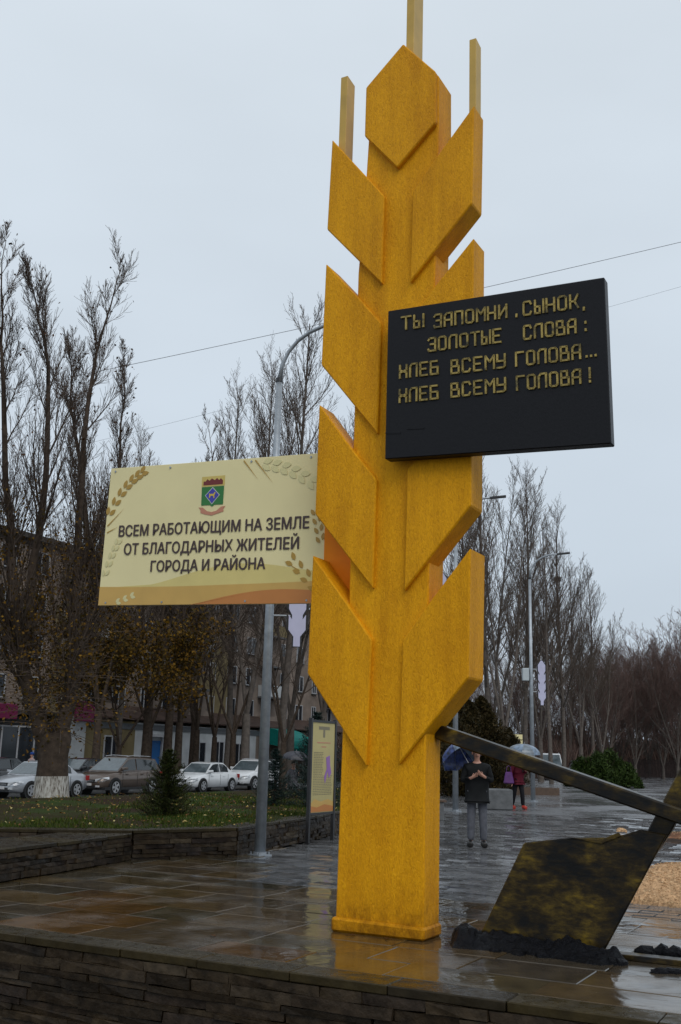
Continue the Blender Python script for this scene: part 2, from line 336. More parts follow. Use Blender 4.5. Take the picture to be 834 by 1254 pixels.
# plaza base sheet and far paving (pavers stand on it)
WALL = [(-9.0, 15.0), (-4.9, 15.45), (-2.9, 15.77), (-1.5, 16.8), (-.95, 18.6), (-.35, 20.4), (.3, 23), (1.0, 28), (1.3, 34)]
mb = MB()
mb.prism([(-9, 12.3, -1.2), S(-6.9, 1.6, -1.2), S(12, 1.6, -1.2), (26, 20, -1.2), (60, 100, -1.2), (48, 125, -1.2), (5, 80, -1.2), (1.6, 45, -1.2)] + [(x, y + .1, -1.2) for x, y in reversed(WALL)],
         [(-9, 12.3, -.03), S(-6.9, 1.6, -.03), S(12, 1.6, -.03), (26, 20, -.03), (60, 100, -.03), (48, 125, -.03), (5, 80, -.03), (1.6, 45, -.03)] + [(x, y + .1, -.03) for x, y in reversed(WALL)])
plaza = struct('plaza', mb, 'joint')
mb = MB()
def left_lim(y):   # where the left walls stop the paving
    pts = [(-5.2, 10.0), (-3.75, 12.25), (-2.95, 15.7), (-1.5, 16.8), (-.95, 18.6), (-.35, 20.4), (.3, 23), (1.0, 28), (1.3, 34), (1.6, 45), (5, 80), (12, 90), (48, 125)]
    for (x0, y0), (x1, y1) in zip(pts, pts[1:]):
        if y0 <= y <= y1: return x0 + (x1 - x0) * (y - y0) / (y1 - y0)
    return pts[0][0] if y < 10 else 48
mb.poly([(1.2, 30.5, 0), (30.5, 30.5, 0), (60, 100, 0), (48, 125, 0), (5, 80, 0), (1.6, 45, 0), (1.3, 33, 0)]); struct('far_plaza', mb, 'far_paving')
# right-hand side near paving beyond view
# pavers: 0.40 x 0.20, laid in the sign's own direction
PU, PN = .40, .20
cells = []
nrow = 0
for j in range(-2, 110):
    n0 = -2.62 - j * PN
    if j < 0: continue
    off = (j % 2) * PU / 2
    for i in range(-20, 60):
        u0 = -6 + i * PU + off
        c = Vector(S(u0 + PU / 2, n0 - PN / 2, 0))
        if c.x < -1.8 and n0 > -2.62 - 4.8: continue
        if c.y > 30.45 or c.x < left_lim(c.y) + .2 or abs(c.x + .02 * c.y) > .40 * c.y + 1.5: continue
        if ((c.x - 5.1) / 2.05) ** 2 + ((c.y - 13.7) / 1.62) ** 2 < 1: continue
        if ((c.x - 9.2) / 2.75) ** 2 + ((c.y - 23.0) / 2.15) ** 2 < 1: continue
        cells.append((c.length, u0, n0))
cells.sort()
me_pav = []
for k in range(4):
    q = MB(); r = random.Random(k); g = .007
    z = [r.uniform(-.0025, .0025) for _ in range(4)]
    X, Y = PU / 2 - g, PN / 2 - g
    q.prism([(-X, -Y, -.028), (X, -Y, -.028), (X, Y, -.028), (-X, Y, -.028)], [(-X + .004, -Y + .004, z[0]), (X - .004, -Y + .004, z[1]), (X - .004, Y - .004, z[2]), (-X + .004, Y - .004, z[3])])
    me_pav.append(q.mesh('paver', 'paver'))
for d, u0, n0 in cells[:300]:
    o = link('paver', me_pav[rng.randrange(4)], plaza, S(u0 + PU / 2, n0 - PN / 2, rng.uniform(-.002, .001))); o.rotation_euler = (rng.gauss(0, .03), rng.gauss(0, .012), TH)
mb = MB()
for d, u0, n0 in cells[300:]:
    ax_, ay_ = rng.gauss(0, .003), rng.gauss(0, .0042); dz = [-ax_ - ay_, ax_ - ay_, ax_ + ay_, ay_ - ax_]; g = .011
    q = [(u0 + g, n0 - PN + g), (u0 + PU - g, n0 - PN + g), (u0 + PU - g, n0 - g), (u0 + g, n0 - g)]
    top = [S(a, b, z) for (a, b), z in zip(q, dz)]; bot = [S(a, b, -.028) for a, b in q]
    b0 = len(mb.v); mb.v += bot + top; mb.f += [(b0 + 4, b0 + 5, b0 + 6, b0 + 7)] + [(b0 + a, b0 + (a + 1) % 4, b0 + 4 + (a + 1) % 4, b0 + 4 + a) for a in range(4)]
part('pavers', mb, 'paver_i', plaza, kind='stuff')

# podium of large flagstones, edge stones and the stacked stone wall below
podium = empty('podium', S(0, 1.75, 0), 'raised paved podium of large wet brown flagstones with a stacked stone front wall', 'podium')
ORG = [(-2.55, 10.35), (-2.45, 11.75), (-.9, 9.1)]
def flag_mat(c): return 'flag_orange' if any((Vector((a, b, 0)) - c).length < .5 for a, b in ORG) else 'flag'
def slab_mesh(w, d, z0, z1, seed, mat, bev=.006, jit=.0):
    q = MB(); r = random.Random(seed); j = lambda: r.uniform(-jit, jit)
    P = [(-w / 2 + j(), -d / 2 + j()), (w / 2 + j(), -d / 2 + j()), (w / 2 + j(), d / 2 + j()), (-w / 2 + j(), d / 2 + j())]
    q.prism([(a, b, z0) for a, b in P], [(a, b, z1) for a, b in P]); return q.mesh('flagstone', mat, bevel=bev)
nrows = 7; n_hi = 1.50; y = n_hi
rowd = [.52, .60, .66, .58, .62, .66, .56]
for k, dd in enumerate(rowd):
    u = -5.8 - rng.uniform(0, .5)
    while u < 6.2:
        w = rng.uniform(.7, 1.25)
        c = Vector(S(u + w / 2, y - dd / 2, 0))
        if c.y > 7.0 - 1 and c.x > -5.0 and not (1.45 < u + w / 2 - 0 < 5 and False):
            me = slab_mesh(w - .008, dd - .008, -.028, 0, rng.random(), flag_mat(c))
            o = link('flagstone', me, podium); o.location = Vector(S(u + w / 2, y - dd / 2, rng.uniform(-.0015, .0015))) - podium.location
            o.rotation_euler = (rng.uniform(-.009, .009), rng.uniform(-.006, .006), TH)
        u += w
    y -= dd
# brown slabs running on to the left planters
for k in range(8):
    dd = .6; u = -9.4 + rng.uniform(-.3, .3)
    while u < 0:
        w = rng.uniform(.6, 1.1); c = Vector(S(u + w / 2, y - dd / 2, 0))
        if c.x > -1.15: break
        if left_lim(c.y) - .6 < c.x:
            me = slab_mesh(w - .008, dd - .008, -.024, .004, rng.random(), flag_mat(c))
            o = link('flagstone', me, podium); o.location = Vector(S(u + w / 2, y - dd / 2, rng.uniform(-.001, .001) + .0045)) - podium.location
            o.rotation_euler = (0, rng.uniform(-.002, .002), TH)
        u += w
    y -= dd
# edge course
u = -6.8
while u < 6.4:
    w = rng.uniform(.75, 1.2)
    q = MB(); r = rng
    q.box(-w / 2 + .004, w / 2 - .004, -.15, .15, -.065, .003)
    o = link('edge_stone', q.mesh('edge_stone', 'capstone', bevel=.008), podium); o.location = Vector(S(u + w / 2, 1.655 + rng.uniform(-.008, .008), 0)) - podium.location; o.rotation_euler = (0, 0, TH)
    u += w
stone_meshes = []
for k in range(8):
    r = random.Random(40 + k); q = MB()
    A = lambda: r.uniform(-.06, .06)
    Y_ = lambda: -.5 + r.uniform(-.07, .07)
    front = [(-.5 + A() * .3, Y_(), -.5 + A()), (-.2 + A(), Y_(), -.5 + A() * 1.8), (.2 + A(), Y_(), -.5 + A()), (.5 + A() * .3, Y_(), -.5 + A()),
             (.5 + A() * .3, Y_(), .5 + A()), (.2 + A(), Y_(), .5 + A()), (-.2 + A(), Y_(), .5 + A() * 1.8), (-.5 + A() * .3, Y_(), .5 + A())]
    back = [(a, .5, c) for a, b, c in front]
    q.prism(back, front); stone_meshes.append(q.mesh('stone', 'ledge'))
def stone_run(parent, P0, P1, z0, z1, seed, hmin=.05, hmax=.085, lmin=.18, lmax=.6, depth=.1):
    """courses of ledge stones on the face from P0 to P1 (seen from the right-hand side of P0->P1)"""
    r = random.Random(seed); P0 = Vector((*P0, 0)); P1 = Vector((*P1, 0)); d = (P1 - P0); L = d.length; d.normalize(); ang = math.atan2(d.y, d.x)
    nrm = Vector((d.y, -d.x, 0)); z = z1
    base = root_loc(parent)
    while z > z0 + .02:
        h = min(r.uniform(hmin, hmax), z - z0); x = -r.uniform(0, .2)
        while x < L:
            w = r.uniform(lmin, lmax); a = max(0, x); b = min(L, x + w)
            if b - a > .04:
                o = link('stone', stone_meshes[r.randrange(8)], parent)
                o.location = P0 + d * ((a + b) / 2) + nrm * r.uniform(-.016, .02) + Vector((0, 0, z - h / 2)) - base
                o.rotation_euler = (0, r.uniform(-.012, .012), ang); o.scale = (b - a - .006, depth, h - .005)
            x += w
        z -= h
def core(parent, P0, P1, z0, z1, inset=.0, th=.3):
    P0 = Vector((*P0, 0)); P1 = Vector((*P1, 0)); d = (P1 - P0).normalized(); nrm = Vector((d.y, -d.x, 0))
    q = MB(); a, b = P0 - nrm * .03, P1 - nrm * .03; c, e_ = P1 - nrm * (.03 + th), P0 - nrm * (.03 + th)
    q.prism([(v.x, v.y, z0) for v in (a, b, c, e_)], [(v.x, v.y, z1) for v in (a, b, c, e_)]); part('core', q, 'mortar', parent)
def cap_run(parent, P0, P1, z, seed, wmin=.5, wmax=.9, over=.05, th=.36, mat='capstone', hh=.05):
    r = random.Random(seed); P0 = Vector((*P0, 0)); P1 = Vector((*P1, 0)); d = P1 - P0; L = d.length; d.normalize(); nrm = Vector((d.y, -d.x, 0)); ang = math.atan2(d.y, d.x)
    x = 0; base = root_loc(parent)
    while x < L - .01:
        w = min(r.uniform(wmin, wmax), L - x); q = MB(); q.box(-w / 2 + .004, w / 2 - .004, -th / 2, th / 2, 0, hh)
        o = link('cap_stone', q.mesh('cap_stone', mat, bevel=.007), parent)
        o.location = P0 + d * (x + w / 2) + nrm * (over - th / 2 + r.uniform(-.01, .01)) + Vector((0, 0, z + r.uniform(0, .004))) - base; o.rotation_euler = (0, 0, ang); x += w
a = S(-6.8, 1.75, 0); b = S(4.0, 1.75, 0)
stone_run(podium, a[:2], b[:2], -1.0, -.067, 5, .045, .095, .3, .9)
core(podium, a[:2], b[:2], -1.25, -.07)

# low side wall at left and long retaining wall behind
sw = empty('planter_wall', (-3.7, 12.3, 0), 'low stacked stone wall with wide flagged top, jutting out at the far left', 'wall')
stone_run(sw, (-4.9, 10.2), (-2.93, 15.75), 0, .33, 11)
core(sw, (-4.9, 10.2), (-2.93, 15.75), -.02, .33)
cap_run(sw, (-4.9, 10.2), (-2.93, 15.70), .33, 12, over=.04, th=.9)
q = MB(); q.prism([(-9, 10, -.02), (-5.8, 10.4, -.02), (-3.8, 15.35, -.02), (-9, 14.9, -.02)], [(-9, 10, .32), (-5.8, 10.4, .32), (-3.8, 15.35, .32), (-9, 14.9, .32)]); part('infill', q, 'mortar', sw)
for i in range(6):
    for j in range(4):
        x0 = -8.6 + i * .8 + j * .12; y0 = 10.5 + j * 1.2
        lim = -5.75 + (y0 + 1.2 - 10.4) * .404 - .62
        if x0 + .8 > -5.8 + (y0 - 10.4) * .40: continue
        me = slab_mesh(.79, 1.19, 0, .045, rng.random(), 'flag'); o = link('flagstone', me, sw); o.location = Vector((x0 + .4, y0 + .6, .325)) - sw.location
rw = empty('retaining_wall', (-1.5, 16.6, 0), 'long curving stacked stone retaining wall along the front of the lawn', 'wall')
wl = WALL[1:8]
for k, (p0, p1) in enumerate(zip([(-8.6, 15.05)] + wl, wl)):
    stone_run(rw, p0, p1, 0, .37, 60 + k, .05, .085, .22, .65); core(rw, p0, p1, -.02, .37); cap_run(rw, p0, p1, .37, 80 + k, over=.04, th=.36)

# lawn (height field behind the retaining wall, falling to the street)
def lawn_h(x, y):
    d = 22.15 - ((Vector((x, y, 0)) - FO).dot(FN))      # <0 : lawn side
    inside = -d
    t = max(0, min(1, inside / 9.5))
    return -.5 + .9 * t + .015 * math.sin(x * 2.1) * math.sin(y * 1.7)
mb = MB(); idx = {}
def wall_y(x):
    pts = [(-40, 14.6)] + WALL
    for (x0, y0), (x1, y1) in zip(pts, pts[1:]):
        if x0 <= x <= x1: return y0 + (y1 - y0) * (x - x0) / (x1 - x0) + .2
    return 34
xs = [-40 + .5 * i for i in range(64)] + [-8 + .25 * i for i in range(37)] + [1.3]
for i, x in enumerate(xs):
    yb = (FO + FN * 22.1 + FB * 0); 
    # road side y for this x : solve (P-FO).FN = 22.15
    y1 = 58 + ((x + 25.6) * FN.x - 22.1) / (-FN.y); y0 = wall_y(x)
    y1 = max(y1, y0 + .1)
    for j in range(41):
        yy = y0 + (y1 - y0) * j / 40; mb.v.append((x, yy, lawn_h(x, yy)))
for i in range(len(xs) - 1):
    for j in range(40): a = i * 41 + j; mb.f.append((a, a + 41, a + 42, a + 1))
struct('lawn', mb, 'lawn', smooth=True)
r = random.Random(3); mb = MB()
for k in range(42000):
    x = r.uniform(-10, 1.3); y0 = wall_y(x) + .05; y = y0 + 14 * r.random() ** 1.7
    if (Vector((x, y, 0)) - FO).dot(FN) < 22.5: continue
    pn = math.sin(x * 1.3 + 1) * math.sin(y * .9) + .5 * math.sin(x * 3.1 + y * 2.3)
    band = (y - y0)
    if x < -4.5 and band > 2.2 and r.random() < .93: continue
    if pn < -.05 and r.random() < .8: continue
    z = lawn_h(x, y) - .01; h = r.uniform(.03, .085); a = r.uniform(0, 6.28); w = .007 + .00035 * y
    dx, dy = math.cos(a) * w, math.sin(a) * w
    mb.poly([(x - dx, y - dy, z), (x + dx, y + dy, z), (x + r.uniform(-.03, .03), y + r.uniform(-.03, .03), z + h)])
g = link('grass', mb.mesh('grass', 'grass')); tag(g, 'short wet green grass in patches on the lawn behind the stone wall', 'grass', kind='stuff')
mb = MB()
for k in range(1500):
    x = r.uniform(-10, 1.2); y = wall_y(x) + r.uniform(.1, 13)
    if (Vector((x, y, 0)) - FO).dot(FN) < 22.5: continue
    if x < -4 and r.random() < .3: continue
    z = lawn_h(x, y) + .035; s_ = r.uniform(.02, .045); a = r.uniform(0, 6.28)
    c, s2 = math.cos(a) * s_, math.sin(a) * s_
    mb.poly([(x - c, y - s2, z), (x + s2 * .6, y - c * .6, z + r.uniform(0, .03)), (x + c, y + s2, z), (x - s2 * .6, y + c * .6, z + r.uniform(0, .03))])
g = link('fallen_leaves', mb.mesh('fallen_leaves', 'leaf_litter')); tag(g, 'yellow and brown fallen leaves scattered over the lawn', 'leaves', kind='stuff')

# ------------------------------------------------------------------ WHEAT EAR STELE
st = empty('wheat_ear_monument', S(-.43, 0, 0), 'tall yellow stucco monument shaped like an ear of wheat standing on the podium', 'monument')
def ext(pts, n0, n1):
    q = MB(); q.prism([S(u, n0, z) for u, z in pts], [S(u, n1, z) for u, z in pts]); return q
col = [(-.875, .0), (0.0, .0), (.01, 1.8), (.03, 3.1), (.05, 4.5), (.08, 6.3), (.115, 7.98), (.115, 8.56), (-.27, 8.98), (-.715, 8.60), (-.70, 8.05), (-.72, 7.6), (-.79, 6.49), (-.81, 3.03), (-.85, 1.7)]
part('stalk', ext(col, -.36, 0), 'yellow', st, bevel=.012)
part('plinth_lip', ext([(-.905, 0), (.02, 0), (.02, .11), (-.905, .125)], -.38, .035), 'yellow', st, bevel=.02)
part('top_grain', ext([(-.28, 9.04), (-.715, 8.64), (-.72, 8.05), (-.33, 7.57), (.105, 7.98), (.10, 8.58)], -.29, .06), 'yellow', st, bevel=.012)
GR = {'L': [[(-1.20, 3.50), (-1.22, 2.33), (-.565, 1.47), (-.53, 2.64), (-.78, 2.97)],
            [(-1.18, 5.08), (-1.19, 3.92), (-.53, 3.13), (-.51, 4.21), (-.76, 4.52)],
            [(-1.15, 6.65), (-1.17, 5.51), (-.51, 4.68), (-.49, 5.86), (-.74, 6.17)],
            [(-1.12, 8.12), (-1.15, 7.05), (-.49, 6.29), (-.475, 7.28), (-.72, 7.60)]],
      'R': [[(.47, 3.46), (.445, 2.27), (-.235, 1.49), (-.21, 2.62), (.03, 2.93)],
            [(.49, 4.98), (.475, 3.86), (-.20, 3.09), (-.18, 4.28), (.07, 4.52)],
            [(.515, 6.58), (.50, 5.42), (-.18, 4.66), (-.16, 5.83), (.08, 6.12)],
            [(.525, 8.06), (.50, 6.96), (-.17, 6.24), (-.15, 7.25), (.10, 7.56)]]}
for side in 'LR':
    for gi, pts in enumerate(GR[side]): part('grain', ext(pts, -.34 if gi == 0 else (-.26 if gi < 3 else -.23), .055), 'yellow', st, bevel=.012)
def bar(u0, u1, z0, z1, n0=-.28, n1=-.06, slope=0):
    q = MB(); q.prism([S(u0, n1, z0), S(u1, n1, z0), S(u1, n0, z0), S(u0, n0, z0)], [S(u0 + .01, n1, z1), S(u1 + .01, n1, z1), S(u1 + .01, n0, z1 - .02), S(u0 + .01, n0, z1 - .02)])
    part('awn', q, 'yellow_bar', st, bevel=.004)
bar(-1.085, -1.00, 7.7, 8.93, -.21, -.03); bar(-.27, -.18, 8.6, 10.4, -.24, 0); bar(.425, .50, 7.6, 8.93, -.21, -.06)
q = MB(); q.box(-1.25, -.83, -.34, -.27, 3.0, 3.95, lambda a, b, z: S(a, b, z)); part('bracket_panel', q, 'orange', st)

for u, n_, a, lab in ((-.62, .16, .3, 'brown fallen leaf lying at the left foot of the yellow monument'), (-.3, .12, 1.6, 'curled brown fallen leaf against the middle of the monument foot'), (-1.6, .9, 2.2, 'wet brown leaf lying on the flagstones left of the monument')):
    q = MB(); c_, s_ = math.cos(a) * .045, math.sin(a) * .045
    q.poly([(c_, s_, .012), (c_ * .3 - s_ * .5, s_ * .3 + c_ * .5, .02), (-c_ * .8, -s_ * .8, .008), (-c_ * .2 + s_ * .55, -s_ * .2 - c_ * .55, .016)]); q.tube([(-c_ * .8, -s_ * .8, .009), (-c_ * 1.4, -s_ * 1.4, .012)], .002, 4)
    o = link('fallen_leaf', q.mesh('fallen_leaf', 'leaf_brown'), None, S(u, n_, .001)); tag(o, lab, 'leaf', 'single leaves on the podium')
# ------------------------------------------------------------------ BLACK PLAQUE
pl = empty('stone_plaque', S(.73, .12, 4.3), 'black stone plaque with worn gold raised lettering fixed across the wheat ear', 'plaque')
PLU = [(-.355, 4.365), (1.825, 4.265), (1.815, 5.835), (-.345, 5.905)]
part('slab', ext(PLU, .065, .19), 'granite', pl, bevel=.008)
q = MB()
for a, b in ((( -.35, 4.62), (-.19, 4.60)), ((-.12, 4.635), (.06, 4.62))):
    q.prism([S(a[0], .186, a[1]), S(b[0], .186, b[1]), S(b[0], .186, b[1] + .012), S(a[0], .186, a[1] + .012)], [S(a[0], .196, a[1]), S(b[0], .196, b[1]), S(b[0], .196, b[1] + .012), S(a[0], .196, a[1] + .012)])
part('patch', q, 'granite', pl)
# square stencil letters: strokes on a 1 x 2 cell
LT = {'Т': [((0, 2), (1, 2)), ((.5, 2), (.5, 0))],
      'Ы': [((0, 2), (0, 0)), ((0, 1), (.55, 1)), ((.55, 1), (.55, 0)), ((0, 0), (.55, 0)), ((1, 2), (1, 0))],
      'З': [((0, 1.7), (.2, 2)), ((.2, 2), (.9, 2)), ((.9, 2), (.9, 1.1)), ((.3, 1.05), (.9, 1.05)), ((.9, 1.05), (.9, 0)), ((.9, 0), (.1, 0)), ((.1, 0), (0, .3))],
      'А': [((0, 0), (0, 1.6)), ((0, 1.6), (.3, 2)), ((.3, 2), (.9, 2)), ((.9, 2), (.9, 0)), ((0, .9), (.9, .9))],
      'П': [((0, 0), (0, 2)), ((0, 2), (.9, 2)), ((.9, 2), (.9, 0))],
      'Л': [((0, 0), (0, 1.6)), ((0, 1.6), (.25, 2)), ((.25, 2), (.9, 2)), ((.9, 2), (.9, 0))],
      'О': [((0, .2), (0, 1.8)), ((0, 1.8), (.2, 2)), ((.2, 2), (.7, 2)), ((.7, 2), (.9, 1.8)), ((.9, 1.8), (.9, .2)), ((.9, .2), (.7, 0)), ((.7, 0), (.2, 0)), ((.2, 0), (0, .2))],
      'М': [((0, 0), (0, 2)), ((0, 2), (.5, 1.1)), ((.5, 1.1), (1, 2)), ((1, 2), (1, 0))],
      'Н': [((0, 0), (0, 2)), ((0, 1), (.9, 1)), ((.9, 0), (.9, 2))],
      'И': [((0, 0), (0, 2)), ((0, .2), (.9, 1.8)), ((.9, 0), (.9, 2))],
      'С': [((.9, 1.6), (.75, 2)), ((.75, 2), (.1, 2)), ((.1, 2), (0, 1.8)), ((0, 1.8), (0, .2)), ((0, .2), (.1, 0)), ((.1, 0), (.75, 0)), ((.75, 0), (.9, .4))],
      'К': [((0, 0), (0, 2)), ((0, 1), (.5, 1)), ((.5, 1), (.9, 2)), ((.5, 1), (.9, 0))],
      'Е': [((.9, 2), (0, 2)), ((0, 2), (0, 0)), ((0, 0), (.9, 0)), ((0, 1), (.7, 1))],
      'В': [((0, 0), (0, 2)), ((0, 2), (.7, 2)), ((.7, 2), (.7, 1.1)), ((0, 1.05), (.9, 1.05)), ((.9, 1.05), (.9, 0)), ((.9, 0), (0, 0))],
      'Б': [((.8, 2), (0, 2)), ((0, 2), (0, 0)), ((0, 0), (.9, 0)), ((.9, 0), (.9, 1.05)), ((.9, 1.05), (0, 1.05))],
      'Х': [((0, 0), (0, .8)), ((0, .8), (.9, 1.2)), ((.9, 1.2), (.9, 2)), ((0, 2), (0, 1.2)), ((0, 1.2), (.9, .8)), ((.9, .8), (.9, 0))],
      'У': [((0, 2), (0, 1)), ((0, 1), (.9, 1)), ((.9, 2), (.9, .2)), ((.9, .2), (.7, 0)), ((.7, 0), (0, 0))],
      'Г': [((0, 0), (0, 2)), ((0, 2), (.9, 2))],
      '.': [((.2, 0), (.2, .12))], ',': [((.2, .1), (.1, -.25))], ':': [((.2, .2), (.2, .4)), ((.2, 1.3), (.2, 1.5))], '!': [((.3, 2), (.3, .6)), ((.3, 0), (.3, .15))]}
def word(txt, u0, u1, zb0, zt0, slope):
    q = MB(); n = len(txt); cw = (u1 - u0) / (n - .28 if n > 1 else 1); lw = cw * .72; h = zt0 - zb0; t = .0088; zt0 = zb0 + .13; h = .13; zb0 += .012
    for k, ch in enumerate(txt):
        ox = u0 + k * cw
        for (x0, y0), (x1, y1) in LT[ch]:
            a = Vector((ox + x0 * lw, zb0 + (ox - u0 + x0 * lw) * slope + y0 * h / 2)); b = Vector((ox + x1 * lw, zb0 + (ox - u0 + x1 * lw) * slope + y1 * h / 2))
            d = (b - a).normalized(); w = Vector((-d.y, d.x)) * t; a = a - d * t * .8; b = b + d * t * .8
            P = [a - w, b - w, b + w, a + w]
            q.prism([S(v.x, .188, v.y) for v in P], [S(v.x, .206 + .0007 * (k % 3), v.y) for v in P])
    part('lettering', q, 'gold', pl)
SL = -.035
word('ТЫ', -.19, .045, 5.66, 5.80, SL); word('ЗАПОМНИ', .16, .90, 5.62, 5.78, SL); word(',', .985, 1.03, 5.60, 5.74, 0); word('СЫНОК', 1.06, 1.58, 5.585, 5.75, SL); word(',', 1.62, 1.65, 5.55, 5.7, 0)
word('ЗОЛОТЫЕ', .10, .84, 5.385, 5.545, SL); word('СЛОВА', 1.06, 1.55, 5.345, 5.505, SL); word(':', 1.63, 1.66, 5.32, 5.46, 0)
word('ХЛЕБ', -.20, .205, 5.155, 5.315, SL); word('ВСЕМУ', .34, .88, 5.12, 5.285, SL); word('ГОЛОВА', .98, 1.585, 5.095, 5.265, SL); word('...', 1.63, 1.74, 5.08, 5.22, SL)
word('ХЛЕБ', -.20, .205, 4.905, 5.07, SL); word('ВСЕМУ', .34, .88, 4.885, 5.05, SL); word('ГОЛОВА', .985, 1.58, 4.86, 5.02, SL); word('!', 1.65, 1.69, 4.84, 5.00, 0)

# ------------------------------------------------------------------ CREAM BOARD
bb = empty('cream_board', S(-2.7, -.3, 3.1), 'cream printed metal board with crest and thanks text, fixed left of the wheat ear', 'board')
part('panel', ext([(-4.215, 3.17), (-1.235, 3.065), (-1.225, 3.9), (-1.235, 4.665), (-4.175, 4.80)], -.33, -.295), 'cream', bb, bevel=.003)
def flat(pts, mat, lay=1, name='print', par=None, n=-.295):
    q = MB(); q.poly([S(u, n + .0022 * lay, z) for u, z in pts]); return part(name, q, mat, par or bb)
def curve(f, u0, u1, n=24): return [(u0 + (u1 - u0) * i / n, f((i / n))) for i in range(n + 1)]
bl = lambda u: 3.172 - (u + 4.215) * .0352
wy = curve(lambda t: 3.37 + .02 * t + .16 * math.sin(max(0, t - .25) / .75 * math.pi) ** 1.3 * (1 if t > .25 else 0), -4.208, -1.238)
flat([(-1.238, bl(-1.238)), (-4.208, bl(-4.208))][::-1] + wy[::-1], 'wave_yellow', 1)
wo_ = curve(lambda t: 3.385 - .06 * t - .03 * math.sin(t * math.pi) + (.0 if t < .6 else -.06 * (t - .6)), -4.207, -1.238)
flat([(-4.207, bl(-4.207)), (-1.238, bl(-1.238))] + wo_[::-1], 'wave_ochre', 2)
w3 = curve(lambda t: 3.12 + .14 * math.sin(t * math.pi * .75) - .035 * t, -2.9, -1.238)
flat([(-2.9, bl(-2.9)), (-1.238, bl(-1.238))] + w3[::-1], 'wave_orange', 3)
def leaf(cu, cz, L, W, a, mat, lay=3, q=None, n=-.295):
    ca, sa = math.cos(a), math.sin(a); pts = []
    for t, w in ((0, 0), (.25, .8), (.5, 1), (.75, .7), (1, 0), (.75, -.7), (.5, -1), (.25, -.8)):
        x, y = t * L, w * W / 2; pts.append(S(cu + x * ca - y * sa, n + .0022 * lay, cz + x * sa + y * ca))
    q.poly(pts)
def ear(u0, z0, u1, z1, n, size, mat, bend=.08):
    q = MB()
    for k in range(n):
        t = k / (n - 1); u = u0 + (u1 - u0) * t; z = z0 + (z1 - z0) * t + bend * math.sin(t * math.pi) ; a = math.atan2(z1 - z0 + bend * math.pi * math.cos(t * math.pi), u1 - u0)
        for s_ in (-1, 1): leaf(u - math.sin(a) * s_ * size * .16, z + math.cos(a) * s_ * size * .16 + (0 if s_ > 0 else .02), size * .82, size * .44, a + s_ * .38, mat, 3, q)
    part('printed_wheat', q, mat, bb)
ear(-4.16, 4.22, -3.72, 4.68, 7, .13, 'wheat_gold', .07); ear(-4.15, 3.5, -4.0, 3.86, 5, .10, 'wheat_pale', .02); ear(-2.05, 4.62, -1.35, 4.30, 7, .15, 'wheat_pale', .05)
ear(-1.34, 3.22, -1.62, 3.50, 4, .12, 'wheat_gold', .0); ear(-1.30, 3.70, -1.37, 4.0, 4, .10, 'wheat_gold', 0)
q = MB()
for (a, b) in (((-4.16, 4.10), (-3.92, 4.30)), ((-4.16, 4.02), (-4.0, 4.08)), ((-2.15, 4.68), (-1.9, 4.38)), ((-2.3, 4.69), (-2.1, 4.45)), ((-1.55, 3.42), (-1.75, 3.54))):
    d = (Vector(b) - Vector(a)).normalized() * .008; q.poly([S(a[0] - d.y, -.288, a[1] + d.x), S(b[0], -.288, b[1]), S(a[0] + d.y, -.288, a[1] - d.x)])
part('printed_wheat', q, 'wheat_gold', bb)
ear(-3.95, 3.18, -3.75, 3.24, 3, .09, 'wheat_pale', 0)
# crest
cu, cz, t = -2.695, 4.38, -.02
K = lambda pts: [(cu + a, cz + b + a * -.035) for a, b in pts]
flat(K([(-.155, .06), (.155, .06), (.155, .175), (-.155, .175)]), 'crest_yellow', 1, 'crest')
flat(K([(-.13, .075), (.13, .075), (.13, .12), (.10, .145), (.08, .125), (.05, .15), (.02, .128), (-.02, .15), (-.05, .125), (-.08, .145), (-.10, .12), (-.13, .12)]), 'crest_red', 2, 'crest')
flat(K([(-.15, .055), (.15, .055), (.145, -.155), (.03, -.155), (0, -.175), (-.03, -.155), (-.145, -.155)]), 'crest_green', 2, 'crest')
flat(K([(0, .05), (.10, -.045), (0, -.15), (-.10, -.045)]), 'crest_white', 3, 'crest'); flat(K([(0, .038), (.088, -.045), (0, -.137), (-.088, -.045)]), 'crest_blue', 4, 'crest')
flat(K([(-.04, -.075), (-.028, -.075), (-.02, -.05), (.015, -.055), (.02, -.08), (.032, -.08), (.03, -.045), (.045, -.015), (.03, -.01), (.02, -.03), (-.03, -.03), (-.045, -.02), (-.04, -.04)]), 'crest_gold', 5, 'crest')
flat(K([(-.18, -.175), (-.12, -.18), (-.06, -.225), (0, -.235), (.06, -.225), (.12, -.18), (.18, -.175), (.15, -.21), (.16, -.235), (.08, -.255), (0, -.275), (-.08, -.26), (-.15, -.24), (-.15, -.21)]), 'ribbon', 2, 'crest')
